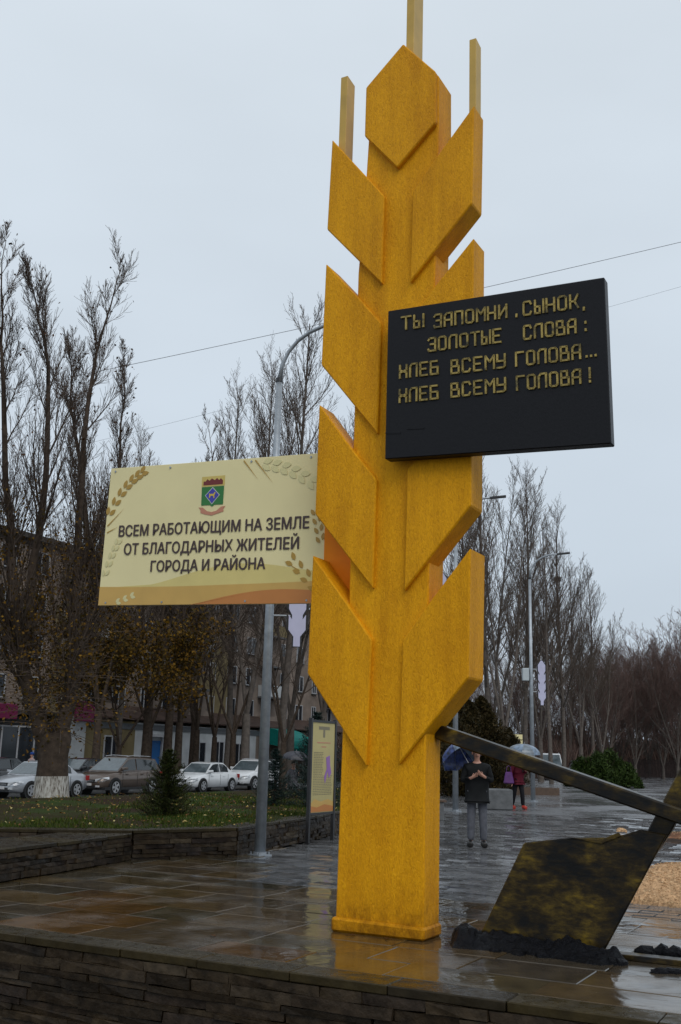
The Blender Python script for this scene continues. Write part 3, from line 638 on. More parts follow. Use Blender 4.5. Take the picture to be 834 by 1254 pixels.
def text(body, u0, u1, zb, zt, slope, mat, par, n, bold=.03, name='lettering', frame=S):
    c = bpy.data.curves.new('t', 'FONT'); c.body = body; c.offset = 0; c.resolution_u = 3; c.extrude = 0
    o = bpy.data.objects.new('t', c); COL.objects.link(o); dg = bpy.context.evaluated_depsgraph_get(); dg.update()
    me = bpy.data.meshes.new_from_object(o.evaluated_get(dg)); bpy.data.objects.remove(o)
    P = np.array([v.co[:] for v in me.vertices]); mn, mxx = P.min(0), P.max(0)
    hh = mxx[1] - mn[1]
    if 'Й' in body: cap = hh / 1.27; mxx[1] = mn[1] + cap
    q = MB()
    sx = (u1 - u0) / (mxx[0] - mn[0]); y0 = mn[1]
    if 'Щ' in body or 'Д' in body: y0 = mn[1] + .17 * .73; 
    sy = (zt - zb) / (.73)
    for kk, (dx_, dz_) in enumerate(((0, 0), (.0045, 0), (-.0045, 0), (0, .003), (0, -.003))):
        q.raw([frame(u0 + (p[0] - mn[0]) * sx + dx_, n + .0004 * kk, zb + dz_ + (p[1] - y0) * sy + (p[0] - mn[0]) * sx * slope) for p in P], [tuple(f.vertices) for f in me.polygons])
    return part(name, q, mat, par)
for k, (s_, u0, u1, zb, zt) in enumerate([('ВСЕМ РАБОТАЮЩИМ НА ЗЕМЛЕ', -3.98, -1.45, 3.955, 4.085), ('ОТ БЛАГОДАРНЫХ ЖИТЕЛЕЙ', -3.885, -1.565, 3.735, 3.865), ('ГОРОДА И РАЙОНА', -3.485, -1.97, 3.515, 3.64)]):
    text(s_, u0, u1, zb, zt, -.038, 'brown_text', bb, -.288)
q = MB()
for u in (-4.1, -3.3, -2.2, -1.45):
    for z in (4.76 - (u + 4.2) * .045, 3.2 - (u + 4.2) * .035): q.tube([S(u, -.295, z), S(u, -.285, z)], .012, 8)
part('screw', q, 'galv', bb)
q = MB(); q.box(-1.5, -.8, -.36, -.335, 3.3, 3.42, lambda a, b, z: S(a, b, z)); q.box(-1.5, -.8, -.36, -.335, 4.2, 4.32, lambda a, b, z: S(a, b, z)); part('rail', q, 'darksteel', bb)

# ------------------------------------------------------------------ PLOUGH SCULPTURE
pg = empty('plough_sculpture', S(1.0, -.15, 0), 'black and gold metal plough sculpture with a long sloping beam against the wheat ear', 'sculpture')
def slab(pts, n0, n1, name, bev=.01):
    q = MB(); q.prism([S(u, n0, z) for u, z in pts], [S(u, n1, z) for u, z in pts]); return part(name, q, 'plough', pg, bevel=bev)
slab([(.47, .08), (.875, .865), (1.25, .925), (1.66, .955), (1.88, 1.03), (2.085, 1.0), (1.54, .05)], -.18, -.14, 'mouldboard')
slab([(1.80, .86), (2.00, .86), (2.11, 1.02), (2.55, 1.80), (2.38, 1.84), (1.92, 1.02)], -.27, -.185, 'handle_post')
slab([(1.25, .935), (1.55, .895), (1.72, .97), (1.70, 1.0), (1.55, .93)], -.145, -.125, 'brace', .004)
q = MB(); q.prism([S(.01, -.36, 1.875), S(.01, -.36, 1.735), S(.01, -.20, 1.735), S(.01, -.20, 1.875)], [S(3.6, -.12, .80), S(3.6, -.12, .68), S(3.6, .05, .68), S(3.6, .05, .80)]); part('beam', q, 'plough', pg, bevel=.014)
q = MB(); q.box(.95, 3.4, -.30, -.16, .0, .045, lambda a, b, z: S(a, b, z)); part('ploughshare_rail', q, 'plough', pg, bevel=.006)
# furrow of black lumps
mb = MB(); r = random.Random(9); NU, NV = 96, 22
fur = empty('soil_ridge', S(1.0, -.1, 0), 'ridge of black painted lumpy soil at the foot of the plough', 'ridge')
def hash2(a, b, s=0): return (math.sin(a * 127.1 + b * 311.7 + s * 74.7) * 43758.5453) % 1
def vn(x, y, s=0):
    i, j = math.floor(x), math.floor(y); fx, fy = x - i, y - j
    fx = fx * fx * (3 - 2 * fx); fy = fy * fy * (3 - 2 * fy)
    return (hash2(i, j, s) * (1 - fx) + hash2(i + 1, j, s) * fx) * (1 - fy) + (hash2(i, j + 1, s) * (1 - fx) + hash2(i + 1, j + 1, s) * fx) * fy
for i in range(NU + 1):
    for j in range(NV + 1):
        u = .22 + 1.55 * i / NU; s_ = j / NV; c0 = -.10 + .03 * (u - 1) + .05 * math.sin(u * 5)
        wd = .23 * (1 if u < 1.6 else max(0, (1.77 - u) / .17)) * min(1, max(0, (u - .2) / .14)); n = c0 + (s_ - .5) * 2 * wd
        h = .105 * math.sin(s_ * math.pi) * min(1, max(0, (u - .22) / .1)) * max(0, min(1, (1.77 - u) / .1)); h *= (.45 + .75 * vn(u * 9, n * 9, 1) + .4 * vn(u * 25, n * 25, 2)); 
        if u < .48: h *= 1.35
        mb.v.append(S(u + .02 * (vn(u * 20, n * 20, 5) - .5), n, h - .003))
for i in range(NU):
    for j in range(NV): a = i * (NV + 1) + j; mb.f.append((a, a + NV + 1, a + NV + 2, a + 1))
part('ridge_body', mb, 'lump', fur)
def lump(q, cx, cy, cz, sx, sy, sz, seed):
    r = random.Random(seed); bm = bmesh.new(); bmesh.ops.create_icosphere(bm, subdivisions=2, radius=1)
    b = len(q.v)
    for v in bm.verts:
        f = .75 + .5 * vn(v.co.x * 2.2 + seed, v.co.y * 2.2 + v.co.z * 1.7, seed) + .12 * r.random(); q.v.append((cx + v.co.x * sx * f, cy + v.co.y * sy * f, cz + max(-.2, v.co.z) * sz * f))
    for f in bm.faces: q.f.append(tuple(b + v.index for v in f.verts))
    bm.free()
lumps = [(.31, -.08, .09, .08, .14), (.36, -.12, .1, .1, .16), (.45, -.05, .08, .08, .08), (1.62, -.12, .07, .06, .07), (.7, .1, .05, .05, .04), (1.1, .1, .07, .05, .05), (1.35, .06, .06, .05, .06), (.9, .1, .06, .06, .05)]
for k, (u, n, a, b, c) in enumerate(lumps):
    q = MB(); x, y, _ = S(u, n, 0); lump(q, x, y, 0, a, b, c, k + 3); part('lump', q, 'lump', fur)
cl_n = 0
for k, (u, n, a, b, c, lab) in enumerate([(1.72, .03, .09, .06, .05, 'small black soil clod just right of the plough foot, nearest the rail'), (1.92, -.5, .16, .08, .09, 'large black soil clod behind the plough foot'),
                                          (2.1, .14, .14, .05, .035, 'flat black soil clod on the wet slabs in front of the rail'), (2.2, -.45, .17, .08, .075, 'long black soil clod behind the rail, second from the plough'),
                                          (2.52, -.42, .2, .09, .07, 'black soil clod behind the rail near the right picture edge'), (2.56, .12, .12, .06, .035, 'small flat black soil clod in front of the rail at the right')]):
    q = MB(); x, y, _ = S(u, n, 0)
    for w in range(3): lump(q, x + r.uniform(-.8, .8) * a, y + r.uniform(-.5, .5) * b, 0, a * .6, b * .7, c, k * 5 + w)
    o = link('soil_clod', q.mesh('soil_clod', 'lump', (x, y, 0)), None, (x, y, 0)); tag(o, lab, 'clod', 'black soil clods beside the plough')

# ------------------------------------------------------------------ FLOWER BEDS, SAWDUST
def bed(c, ax, ay, name, label, h=.07):
    mb = MB(); NR, NA = 14, 48; mb.v.append((c[0], c[1], h))
    for i in range(1, NR + 1):
        for a in range(NA):
            t = a / NA * 2 * math.pi; rr = i / NR; x = c[0] + ax * rr * math.cos(t); y = c[1] + ay * rr * math.sin(t)
            mb.v.append((x, y, -.025 if i == NR else h * (1 - rr ** 4) + .05 * (vn(x * 7, y * 7) - .5)))
    for a in range(NA): mb.f.append((0, 1 + a, 1 + (a + 1) % NA))
    for i in range(NR - 1):
        for a in range(NA): p0 = 1 + i * NA + a; p1 = 1 + i * NA + (a + 1) % NA; mb.f.append((p0, p0 + NA, p1 + NA, p1))
    o = struct(name, mb, 'bedsoil', smooth=True); o['label'] = label; return o
bed((5.1, 13.7), 2.2, 1.75, 'flower_bed', 'bare dark soil flower bed at right with sawdust heap')
bed((9.2, 23.0), 2.8, 2.2, 'flower_bed', 'bare soil flower bed farther back at right')
def heap(c, ax, ay, h, label, seed, den=4500, hm='sawdust'):
    mb = MB(); n_ = 44
    for i in range(n_ + 1):
        for j in range(n_ + 1):
            x = (i / n_ - .5) * 2; y = (j / n_ - .5) * 2; rr = x * x + y * y; z = h * max(0, 1 - rr) ** .9 * (.75 + .5 * vn(x * 3 + seed, y * 3)) + .025 * (vn(x * 14, y * 14) - .5)
            mb.v.append((c[0] + x * ax, c[1] + y * ay, c[2] + (z if rr < 1 else -.06)))
    for i in range(n_):
        for j in range(n_): a = i * (n_ + 1) + j; mb.f.append((a, a + n_ + 1, a + n_ + 2, a + 1))
    o = empty('sawdust_heap', c, label, 'sawdust'); part('heap', mb, hm, o)
    r = random.Random(seed); q = MB()
    for k in range(den):
        t = r.uniform(0, 6.28); rr = r.random() ** .6 * 1.12; x = math.cos(t) * rr; y = math.sin(t) * rr
        z = h * max(0, 1 - rr * rr) ** .9 * (.75 + .5 * vn(x * 3 + seed, y * 3)); s_ = r.uniform(.008, .02); a = r.uniform(0, 6.28)
        X, Y, Z = c[0] + x * ax, c[1] + y * ay, c[2] + z + .012
        q.poly([(X, Y, Z), (X + s_ * math.cos(a), Y + s_ * math.sin(a), Z + .008), (X - s_ * math.sin(a), Y + s_ * math.cos(a), Z + .012)])
    part('chips', q, 'chip', o, kind='stuff')
heap((4.25, 13.0, .03), 1.0, .75, .33, 'low heap of pale orange sawdust on dark soil at the right edge', 3)
heap((8.9, 22.9, .05), 2.2, 1.2, .10, 'thin spread of reddish sawdust on the farther flower bed', 6, 1500, 'mulch')
q = MB(); lump(q, 0, 0, 0, .12, .09, .09, 77); o = link('pale_stone', q.mesh('pale_stone', 'sawdust'), None, (6.55, 24.6, 0)); tag(o, 'small pale rounded stone beside the farther flower bed', 'stone')

# ------------------------------------------------------------------ LAMP POSTS
def lamp_post(loc, H, reach, azi, label, plate_off, box=False, plate_z=3.25):
    o = empty('street_lamp', loc, label, 'street lamp', 'galvanised street lamps with curved arms'); x, y, z = loc
    q = MB(); q.tube([(x, y, 0), (x, y, H * .45), (x + .01, y, H - .9)], [.088, .070, .052], 16); part('pole', q, 'galv', o, smooth=True)
    q = MB(); q.tube([(x, y, -.0), (x, y, .022)], .19, 4); q.tube([(x, y, .02), (x, y, .06)], .105, 16)
    for a in range(4): t = a * math.pi / 2; q.tube([(x + .14 * math.cos(t), y + .14 * math.sin(t), .02), (x + .14 * math.cos(t), y + .14 * math.sin(t), .06)], .015, 6)
    part('base_flange', q, 'galv', o)
    ca, sa = math.cos(azi), math.sin(azi)
    pts = [(x + .01, y, H - .95)] + [(x + ca * reach * (t ** 1.7), y + sa * reach * (t ** 1.7), H - .95 + .95 * (1 - (1 - t) ** 2.2)) for t in (.15, .3, .45, .6, .75, .9, 1)]
    q = MB(); q.tube(pts, [.045] + [.033] * 7, 10); part('arm', q, 'galv', o, smooth=True)
    q = MB(); q.tube([(x + .01, y, H - .97), (x + .01, y, H - .9)], .062, 12); part('collar', q, 'darksteel', o)
    e_ = Vector(pts[-1]); q = MB(); L = .45
    f = lambda a, b, c: tuple(e_ + Vector((ca * a - sa * b, sa * a + ca * b, c + .1 * a)))
    q.prism([f(-.05, -.04, -.03), f(L, -.09, -.03), f(L, .09, -.03), f(-.05, .04, -.03)], [f(-.05, -.04, .04), f(L, -.07, .03), f(L, .07, .03), f(-.05, .04, .04)]); part('lamp_head', q, 'darksteel', o, bevel=.01)
    # wheat-ear decoration plate
    px = x + plate_off; w = .14; pts = []
    rows = 4; hh = .34
    right = []
    zb = plate_z
    right += [(.055, zb), (.055, zb + .16), (w, zb + .27)]
    for k in range(rows):
        z0 = zb + .27 + k * hh; right += [(w, z0 + hh - .09), (w * .62, z0 + hh - .17), (w * .62, z0 + hh - .10), (w, z0 + hh)] if k < rows - 1 else [(w, z0 + hh - .12), (.03, z0 + hh + .05)]
    outl = right + [(-a, b) for a, b in reversed(right)]
    q = MB(); q.prism([(px + a, y - .02, b) for a, b in outl], [(px + a, y - .035, b) for a, b in outl]); part('wheat_plate', q, 'plate_grey', o)
    big = [(a * 1.18 + (.012 if a > 0 else -.012), b + (.02 if b > zb + .1 else -.01)) for a, b in outl]
    q = MB(); q.prism([(px + a, y + .03, b) for a, b in big], [(px + a, y - .018, b) for a, b in big]); part('plate_frame', q, 'darksteel', o)
    q = MB()
    for zz in (zb + .5, zb + 1.35): q.tube([(x, y, zz), (px, y, zz)], .014, 6)
    part('bracket', q, 'galv', o)
    if box:
        q = MB(); q.box(x - .34, x - .09, y - .1, y + .1, zb + .9, zb + 1.38); part('control_box', q, 'boxgrey', o, bevel=.02)
lamp_post((-1.12, 16.97, 0), 8.75, 1.3, R(-22), 'nearest grey street lamp, standing before the stone wall behind the cream board', .46)
lamp_post((3.59, 31.68, 0), 9.45, 1.12, R(-10), 'middle grey street lamp, half hidden behind the wheat ear beside the man', -.42, plate_z=5.4)
lamp_post((7.44, 40.13, 0), 9.35, 1.12, R(-14), 'farthest grey street lamp, right of the wheat ear with a control box on it', .40, True, 3.55)

# ------------------------------------------------------------------ INFO STAND
A = Vector((-.44, 19.43, 0)); B = Vector((.0, 20.32, 0)); D = (B - A).normalized(); Nn = Vector((D.y, -D.x, 0))
inf = empty('information_stand', (A + B) / 2, 'narrow cream information board between two black posts before the stone wall', 'board')
def I(a, n, z): return tuple(A + D * a + Nn * n + Vector((0, 0, z)))
W_ = (B - A).length
for a in (0, W_):
    q = MB(); q.box(a - .03, a + .03, -.03, .03, 0, 2.2, I); part('post', q, 'darksteel', inf)
M['cream_dull'] = simple('cream_weathered', (.50, .43, .20), .5, 0, .1, 2, spec=.2)
q = MB(); q.box(.03, W_ - .03, -.012, .012, .52, 2.13, I); part('panel', q, 'cream_dull', inf)
q = MB(); q.box(.03, W_ - .03, -.025, .025, .48, .52, I); q.box(.03, W_ - .03, -.025, .025, 2.13, 2.17, I); part('rail', q, 'darksteel', inf)
def ip(pts, mat, lay=1, name='print'):
    q = MB(); q.poly([I(a * W_, .012 + .002 * lay, z) for a, z in pts]); part(name, q, mat, inf)
ip([(.04, .53), (.96, .53), (.96, .70), (.75, .75), (.45, .71), (.2, .76), (.04, .68)], 'wave_ochre'); ip([(.04, .53), (.96, .53), (.96, .62), (.6, .66), (.3, .61), (.04, .64)], 'wave_orange', 2)
ip([(.3, 2.0), (.75, 2.0), (.75, 2.06), (.3, 2.06)], 'print_grey'); ip([(.48, 1.86), (.56, 1.86), (.56, 2.0), (.48, 2.0)], 'print_grey')
ip([(.24, 1.755), (.80, 1.755), (.80, 1.775), (.24, 1.775)], 'ribbon'); ip([(.42, 1.68), (.62, 1.68), (.62, 1.70), (.42, 1.70)], 'ribbon')
q = MB(); r = random.Random(2)
for k in range(26):
    z = 1.58 - k * .03; a1 = .52 if k < 14 else .90
    x = .12
    while x < a1 - .04:
        w = r.uniform(.03, .09); q.poly([I(x * W_, .0145, z), I(min(x + w, a1) * W_, .0145, z), I(min(x + w, a1) * W_, .0145, z + .011), I(x * W_, .0145, z + .011)]); x += w + .015
part('small_print', q, 'print_grey', inf)
ip([(.62, 1.50), (.78, 1.54), (.80, 1.35), (.86, 1.22), (.76, 1.12), (.70, 1.25), (.60, 1.02), (.56, 1.15), (.66, 1.30)], 'purple', 2)

# ------------------------------------------------------------------ TREES
def tubes_mesh(name, lines, mat, kmap=None, base=(0, 0, 0)):
    """lines: list of (points, radii, k) -> one mesh, vectorised by (count, k)"""
    groups = {}
    for P, Rr, k in lines: groups.setdefault((len(P), k), []).append((P, Rr))
    V, Fq, off = [], [], 0
    for (m_, k), L in groups.items():
        P = np.array([a for a, _ in L], dtype=float); Rr = np.array([b for _, b in L], dtype=float)
        T = np.empty_like(P); T[:, 1:-1] = P[:, 2:] - P[:, :-2]; T[:, 0] = P[:, 1] - P[:, 0]; T[:, -1] = P[:, -1] - P[:, -2]
        T /= np.linalg.norm(T, axis=2, keepdims=True) + 1e-9
        ref = np.zeros_like(T); ref[..., 0] = 1; msk = np.abs(T[..., 0]) > .9; ref[msk] = (0, 1, 0)
        a = np.cross(T, ref); a /= np.linalg.norm(a, axis=2, keepdims=True) + 1e-9; b = np.cross(T, a)
        th = np.arange(k) * 2 * np.pi / k
        ring = P[:, :, None, :] + Rr[:, :, None, None] * (a[:, :, None, :] * np.cos(th)[None, None, :, None] + b[:, :, None, :] * np.sin(th)[None, None, :, None])
        n = len(L); V.append(ring.reshape(-1, 3))
        base_i = off + np.arange(n)[:, None, None] * (m_ * k) + np.arange(m_ - 1)[None, :, None] * k; j = np.arange(k)[None, None, :]; j2 = (j + 1) % k
        q = np.stack([base_i + j, base_i + j2, base_i + j2 + k, base_i + j + k], -1).reshape(-1, 4); Fq.append(q); off += n * m_ * k
    V = np.concatenate(V) - np.array(base); Fq = np.concatenate(Fq)
    me = bpy.data.meshes.new(name); me.vertices.add(len(V)); me.vertices.foreach_set('co', V.ravel())
    me.loops.add(Fq.size); me.loops.foreach_set('vertex_index', Fq.ravel()); me.polygons.add(len(Fq)); me.polygons.foreach_set('loop_start', np.arange(len(Fq)) * 4); me.polygons.foreach_set('loop_total', np.full(len(Fq), 4))
    me.polygons.foreach_set('use_smooth', np.ones(len(Fq), dtype=bool)); me.update(calc_edges=True); me.materials.append(M[mat]); return me
def quads_mesh(name, V, nper, mat):
    V = np.array(V, dtype=float).reshape(-1, 3); n = len(V) // nper
    me = bpy.data.meshes.new(name); me.vertices.add(len(V)); me.vertices.foreach_set('co', V.ravel()); me.loops.add(len(V)); me.loops.foreach_set('vertex_index', np.arange(len(V)))
    me.polygons.add(n); me.polygons.foreach_set('loop_start', np.arange(n) * nper); me.polygons.foreach_set('loop_total', np.full(n, nper)); me.update(calc_edges=True); me.materials.append(M[mat]); return me

def grow(out, p, d, L, r0, lvl, rg, C, hints=None):
    n = C['seg'][lvl]; st_ = L / n; pts = [tuple(p)]; rad = [r0]; px, py, pz = p; dx, dy, dz = d; dirs = [d]; w = C['wob'][lvl]; tr = C['trop'][lvl]
    rend = r0 * C['tip'][lvl]
    for i in range(n):
        dx += rg.gauss(0, w); dy += rg.gauss(0, w); dz += rg.gauss(0, w) + tr
        l = math.sqrt(dx * dx + dy * dy + dz * dz); dx /= l; dy /= l; dz /= l
        px += dx * st_; py += dy * st_; pz += dz * st_; pts.append((px, py, pz)); rad.append(max(C['rmin'], r0 + (rend - r0) * (i + 1) / n)); dirs.append((dx, dy, dz))
    out[lvl].append((pts, rad, C['k'][lvl])); children(out, pts, rad, dirs, L, lvl, rg, C)
def children(out, pts, rad, dirs, L, lvl, rg, C):
    if lvl + 1 >= len(C['seg']): return
    n = len(pts) - 1; m_ = C['kids'][lvl]; m_ = max(1, int(m_ * rg.uniform(.75, 1.25)))
    for q in range(m_):
        t = C['start'][lvl] + (1 - C['start'][lvl]) * (q + rg.random()) / m_; t = min(t, .995); i = int(t * n); f = t * n - i
        a, b = pts[i], pts[min(i + 1, n)]; p = tuple(a[c] + (b[c] - a[c]) * f for c in range(3)); r = rad[i] + (rad[min(i + 1, n)] - rad[i]) * f
        D = Vector(dirs[min(i + 1, n)]); ax = Vector((rg.gauss(0, 1), rg.gauss(0, 1), rg.gauss(0, 1))); ax = (ax - D * ax.dot(D)); ax.normalize()
        ang = R(C['ang'][lvl] * rg.uniform(.7, 1.3)); nd = D * math.cos(ang) + ax * math.sin(ang)
        if lvl == 0 and nd.z < C.get('minz', -1): nd.z = C['minz']; nd.normalize()
        Lc = L * C['ratio'][lvl] * (1 - C['taper'][lvl] * t) * rg.uniform(.6, 1.25)
        if C.get('lmax'): Lc = min(Lc, C['lmax'][lvl])
        grow(out, p, tuple(nd), Lc, max(C['rmin'], min(r * .55, Lc * .0125 + .003)), lvl + 1, rg, C)
POPLAR = dict(seg=[7, 6, 4, 3], wob=[.03, .05, .06, .08], trop=[.02, .10, .10, .09], tip=[.12, .2, .35, .6], k=[8, 5, 3, 3], kids=[20, 10, 6], start=[.25, .12, .1], ang=[34, 28, 32], ratio=[.40, .42, .42], taper=[.72, .5, .4], rmin=.006, minz=.25)
SPREAD = dict(seg=[6, 7, 5, 3], wob=[.04, .08, .10, .13], trop=[.02, .05, .05, .04], tip=[.15, .2, .35, .6], k=[8, 5, 3, 3], kids=[16, 13, 8], start=[.28, .15, .1], ang=[46, 38, 42], ratio=[.62, .42, .42], taper=[.6, .5, .4], rmin=.008, minz=.1)
def leaves_from(lines, rg, zmin, zmax, prob, size, mat, name='leaves', spread=.12):
    V = []
    for P, Rr, k in lines:
        for (x, y, z) in P[1:]:
            if not (zmin < z < zmax): continue
            pr = prob(z) if callable(prob) else prob
            while pr > 0:
                if rg.random() < pr:
                    cx, cy, cz = x + rg.gauss(0, spread), y + rg.gauss(0, spread), z + rg.gauss(0, spread); s_ = size * rg.uniform(.6, 1.3)
                    a = Vector((rg.gauss(0, 1), rg.gauss(0, 1), rg.gauss(0, 1))).normalized(); b = Vector((rg.gauss(0, 1), rg.gauss(0, 1), rg.gauss(0, 1))); b = (b - a * b.dot(a)).normalized() * .7
                    V += [(cx - a.x * s_, cy - a.y * s_, cz - a.z * s_), (cx + b.x * s_, cy + b.y * s_, cz + b.z * s_), (cx + a.x * s_, cy + a.y * s_, cz + a.z * s_), (cx - b.x * s_, cy - b.y * s_, cz - b.z * s_)]
                pr -= 1
    return quads_mesh(name, V, 4, mat) if V else None
def make_tree(seed, H, r0, C, lean=(0, 0), mats=('bark', 'twig'), leaf=None, nlead=0, rmin=None, lead_h=.22, lead_ang=14):
    rg = random.Random(seed); C = dict(C)
    if rmin: C['rmin'] = rmin
    out = [[] for _ in C['seg']]
    d = Vector((lean[0], lean[1], 1)).normalized()
    if nlead == 0: grow(out, (0, 0, -.1), tuple(d), H, r0, 0, rg, C)
    else:
        h0 = H * lead_h; out[0].append(([(0, 0, -.1), (d.x * h0 * .5, d.y * h0 * .5, h0 * .5), (d.x * h0, d.y * h0, h0)], [r0 * 1.25, r0, r0 * .85], 10))
        for k in range(nlead):
            a = 2 * math.pi * (k + rg.random() * .5) / nlead; an = R(lead_ang * rg.uniform(.5, 1.2)); nd = (math.cos(a) * math.sin(an), math.sin(a) * math.sin(an), math.cos(an))
            grow(out, (d.x * h0, d.y * h0, h0 - .15), nd, (H - h0) * rg.uniform(.75, 1.0), r0 * .5, 0, rg, C)
    tm = tubes_mesh('trunk', out[0] + out[1], mats[0]); cm = tubes_mesh('crown', [l for o in out[2:] for l in o], mats[1]); lm = None
    if leaf: lm = leaves_from([l for o in out[1:] for l in o], rg, *leaf)
    return tm, cm, lm
def place_tree(meshes, loc, label, group=None, s=1, rz=0, name='bare_tree'):
    tm, cm, lm = meshes; o = empty(name, loc, label, 'tree', group, rz); o.scale = (s, s, s)
    link('trunk', tm, o); link('crown', cm, o)
    if lm: l = link('leaves', lm, o); l['kind'] = 'stuff'
    return o

# the big old tree at left, leaders traced as it stands
bt = empty('old_poplar', (-7.32, 28.0, .2), 'tall old poplar at far left with whitewashed foot, forked stems and rusty leaves low down', 'tree')
rg = random.Random(21); base = Vector((-7.32, 28.0, .2))
CB = dict(seg=[7, 7, 5, 4], wob=[.05, .06, .07, .08], trop=[.02, .10, .10, .10], tip=[.15, .2, .35, .55], k=[8, 5, 3, 3], kids=[32, 13, 9], start=[.2, .10, .06], ang=[26, 27, 27], ratio=[.28, .55, .55], taper=[.80, .45, .3], rmin=.0045, minz=.5, lmax=[4.8, 2.8, 1.35])
out = [[] for _ in CB['seg']]
LEAD = [([(-7.45, 28, 1.2), (-7.62, 28.0, 1.76), (-8.01, 28.0, 2.7), (-8.42, 27.8, 3.96), (-8.75, 27.6, 6.0), (-8.96, 27.5, 7.43), (-9.42, 27.4, 11.1), (-9.67, 27.3, 13.2), (-9.75, 27.2, 15.6)], .30),
        ([(-7.2, 28, 1.2), (-7.17, 28.0, 1.77), (-7.13, 28.2, 2.94), (-7.15, 28.4, 4.93), (-7.31, 28.6, 7.71), (-7.42, 28.8, 11.2), (-7.22, 29.0, 13.6), (-6.85, 29.2, 15.9)], .27),
        ([(-7.25, 28, 1.8), (-6.94, 28.5, 4.06), (-6.97, 29.0, 6.4), (-7.75, 29.4, 9.84), (-8.15, 29.6, 11.5), (-8.3, 29.8, 13.2)], .17),
        ([(-8.29, 27.9, 3.7), (-8.17, 27.4, 6.31), (-7.85, 27.0, 8.69), (-8.12, 26.9, 11.66), (-8.43, 26.8, 13.0), (-8.81, 26.7, 14.4)], .14),
        ([(-7.14, 28.4, 3.6), (-6.75, 29.0, 5.94), (-6.57, 29.6, 7.95), (-6.62, 30.0, 11.06), (-6.75, 30.2, 13.2)], .12),
        ([(-8.35, 27.9, 3.7), (-9.4, 27.6, 6.0), (-10.2, 27.5, 9.0), (-10.6, 27.4, 12.0), (-10.7, 27.4, 14.8)], .16)]
def refine(P, n=3):
    o = []
    for i in range(len(P) - 1):
        p0 = Vector(P[max(i - 1, 0)]); p1 = Vector(P[i]); p2 = Vector(P[i + 1]); p3 = Vector(P[min(i + 2, len(P) - 1)])
        for k in range(n):
            t = k / n; o.append(.5 * ((2 * p1) + (p2 - p0) * t + (2 * p0 - 5 * p1 + 4 * p2 - p3) * t * t + (3 * p1 - p0 - 3 * p2 + p3) * t ** 3))
    o.append(Vector(P[-1])); return o
out[0].append(([(0, 0, -.3), (0, 0, .15), (-.02, 0, .9), (-.05, 0, 1.7)], [.53, .445, .39, .37], 14))
for P, r0 in LEAD:
    pts = refine(P); pts = [p + Vector((rg.gauss(0, .03), rg.gauss(0, .03), 0)) - base for p in pts]; n = len(pts)
    rad = [max(.008, r0 * .92 * (1 - i / (n - 1)) ** 1.15 + .006) for i in range(n)]; dirs = [(pts[min(i + 1, n - 1)] - pts[max(i - 1, 0)]).normalized() for i in range(n)]
    L = sum((pts[i + 1] - pts[i]).length for i in range(n - 1)); pp = [tuple(p) for p in pts]
    out[0].append((pp, rad, 10)); children(out, pp, rad, [tuple(d) for d in dirs], L, 0, rg, CB)
link('trunk', tubes_mesh('trunk', out[0] + out[1], 'bark'), bt); link('crown', tubes_mesh('crown', out[2] + out[3], 'twig'), bt)
q = MB(); q.tube([(0, 0, -.2), (0, 0, .15), (-.012, 0, .62)], [.54, .46, .425], 14, False); part('whitewash_band', q, 'whitewash', bt, local=True, smooth=True)
lm = leaves_from(out[1] + out[2] + out[3], rg, 2.0, 8.5, lambda z: .7 * max(0, 1 - abs(z - 3.8) / 4.4), .042, 'leaf_olive', spread=.2); l = link('leaves', lm, bt); l['kind'] = 'stuff'
lm = leaves_from(out[2] + out[3], rg, 4, 16, .008, .045, 'leaf_brown', 'leaves'); l = link('leaves', lm, bt); l['kind'] = 'stuff'
# suckers with leaves round the low fork
V = []; 
sk = []
for k in range(160):
    a = rg.uniform(0, 6.28); z = rg.uniform(1.7, 4.4); d = Vector((math.cos(a), math.sin(a), rg.uniform(-.3, .9))).normalized(); L = rg.uniform(.8, 2.2)
    p0 = Vector((rg.uniform(-.5, .2), rg.uniform(-.2, .2), z)); sk.append(([tuple(p0 + d * L * t - Vector((0, 0, .25 * t * t))) for t in (0, .33, .66, 1)], [.012, .009, .007, .006], 3))
link('shoots', tubes_mesh('shoots', sk, 'twig'), bt); lm = leaves_from(sk, rg, -1, 9, 5, .042, 'leaf_olive', spread=.3); l = link('leaves', lm, bt); l['kind'] = 'stuff'

# trees of the street and yard at left; mostly bare poplars
GL = 'bare trees along the street'
olive_leaf = lambda lo, hi, pk: (lo, hi, lambda z: pk * max(0, 1 - abs(z - (lo + hi) / 2) / ((hi - lo) / 2)), .085, 'leaf_olive', 'leaves', .28)
TA = make_tree(101, 16.5, .20, dict(POPLAR, ang=[24, 26, 32], kids=[24, 12, 8]), nlead=3, leaf=(3, 14, .012, .07, 'leaf_brown'), rmin=.006)
TB = make_tree(102, 19, .22, dict(POPLAR, ang=[26, 28, 34], ratio=[.34, .42, .42], kids=[26, 13, 8]), nlead=3, rmin=.007, lead_ang=11)
TC = make_tree(103, 16, .24, dict(SPREAD, kids=[13, 10, 6]), nlead=3, rmin=.008, lead_ang=24)
TD = make_tree(104, 10, .15, SPREAD, nlead=4, leaf=olive_leaf(2.5, 9.5, 1.3), rmin=.008, lead_ang=26, lead_h=.2)
TE = make_tree(105, 24, .22, dict(POPLAR, ang=[32, 26, 30], ratio=[.34, .50, .45], kids=[26, 12, 7]), mats=('bark_grey', 'twig'), nlead=0, rmin=.0075)
TF = make_tree(106, 22, .22, dict(POPLAR, ang=[28, 26, 30], ratio=[.40, .48, .45], kids=[20, 11, 7]), mats=('bark_grey', 'twig'), nlead=3, rmin=.0075, lead_ang=12, lead_h=.15)
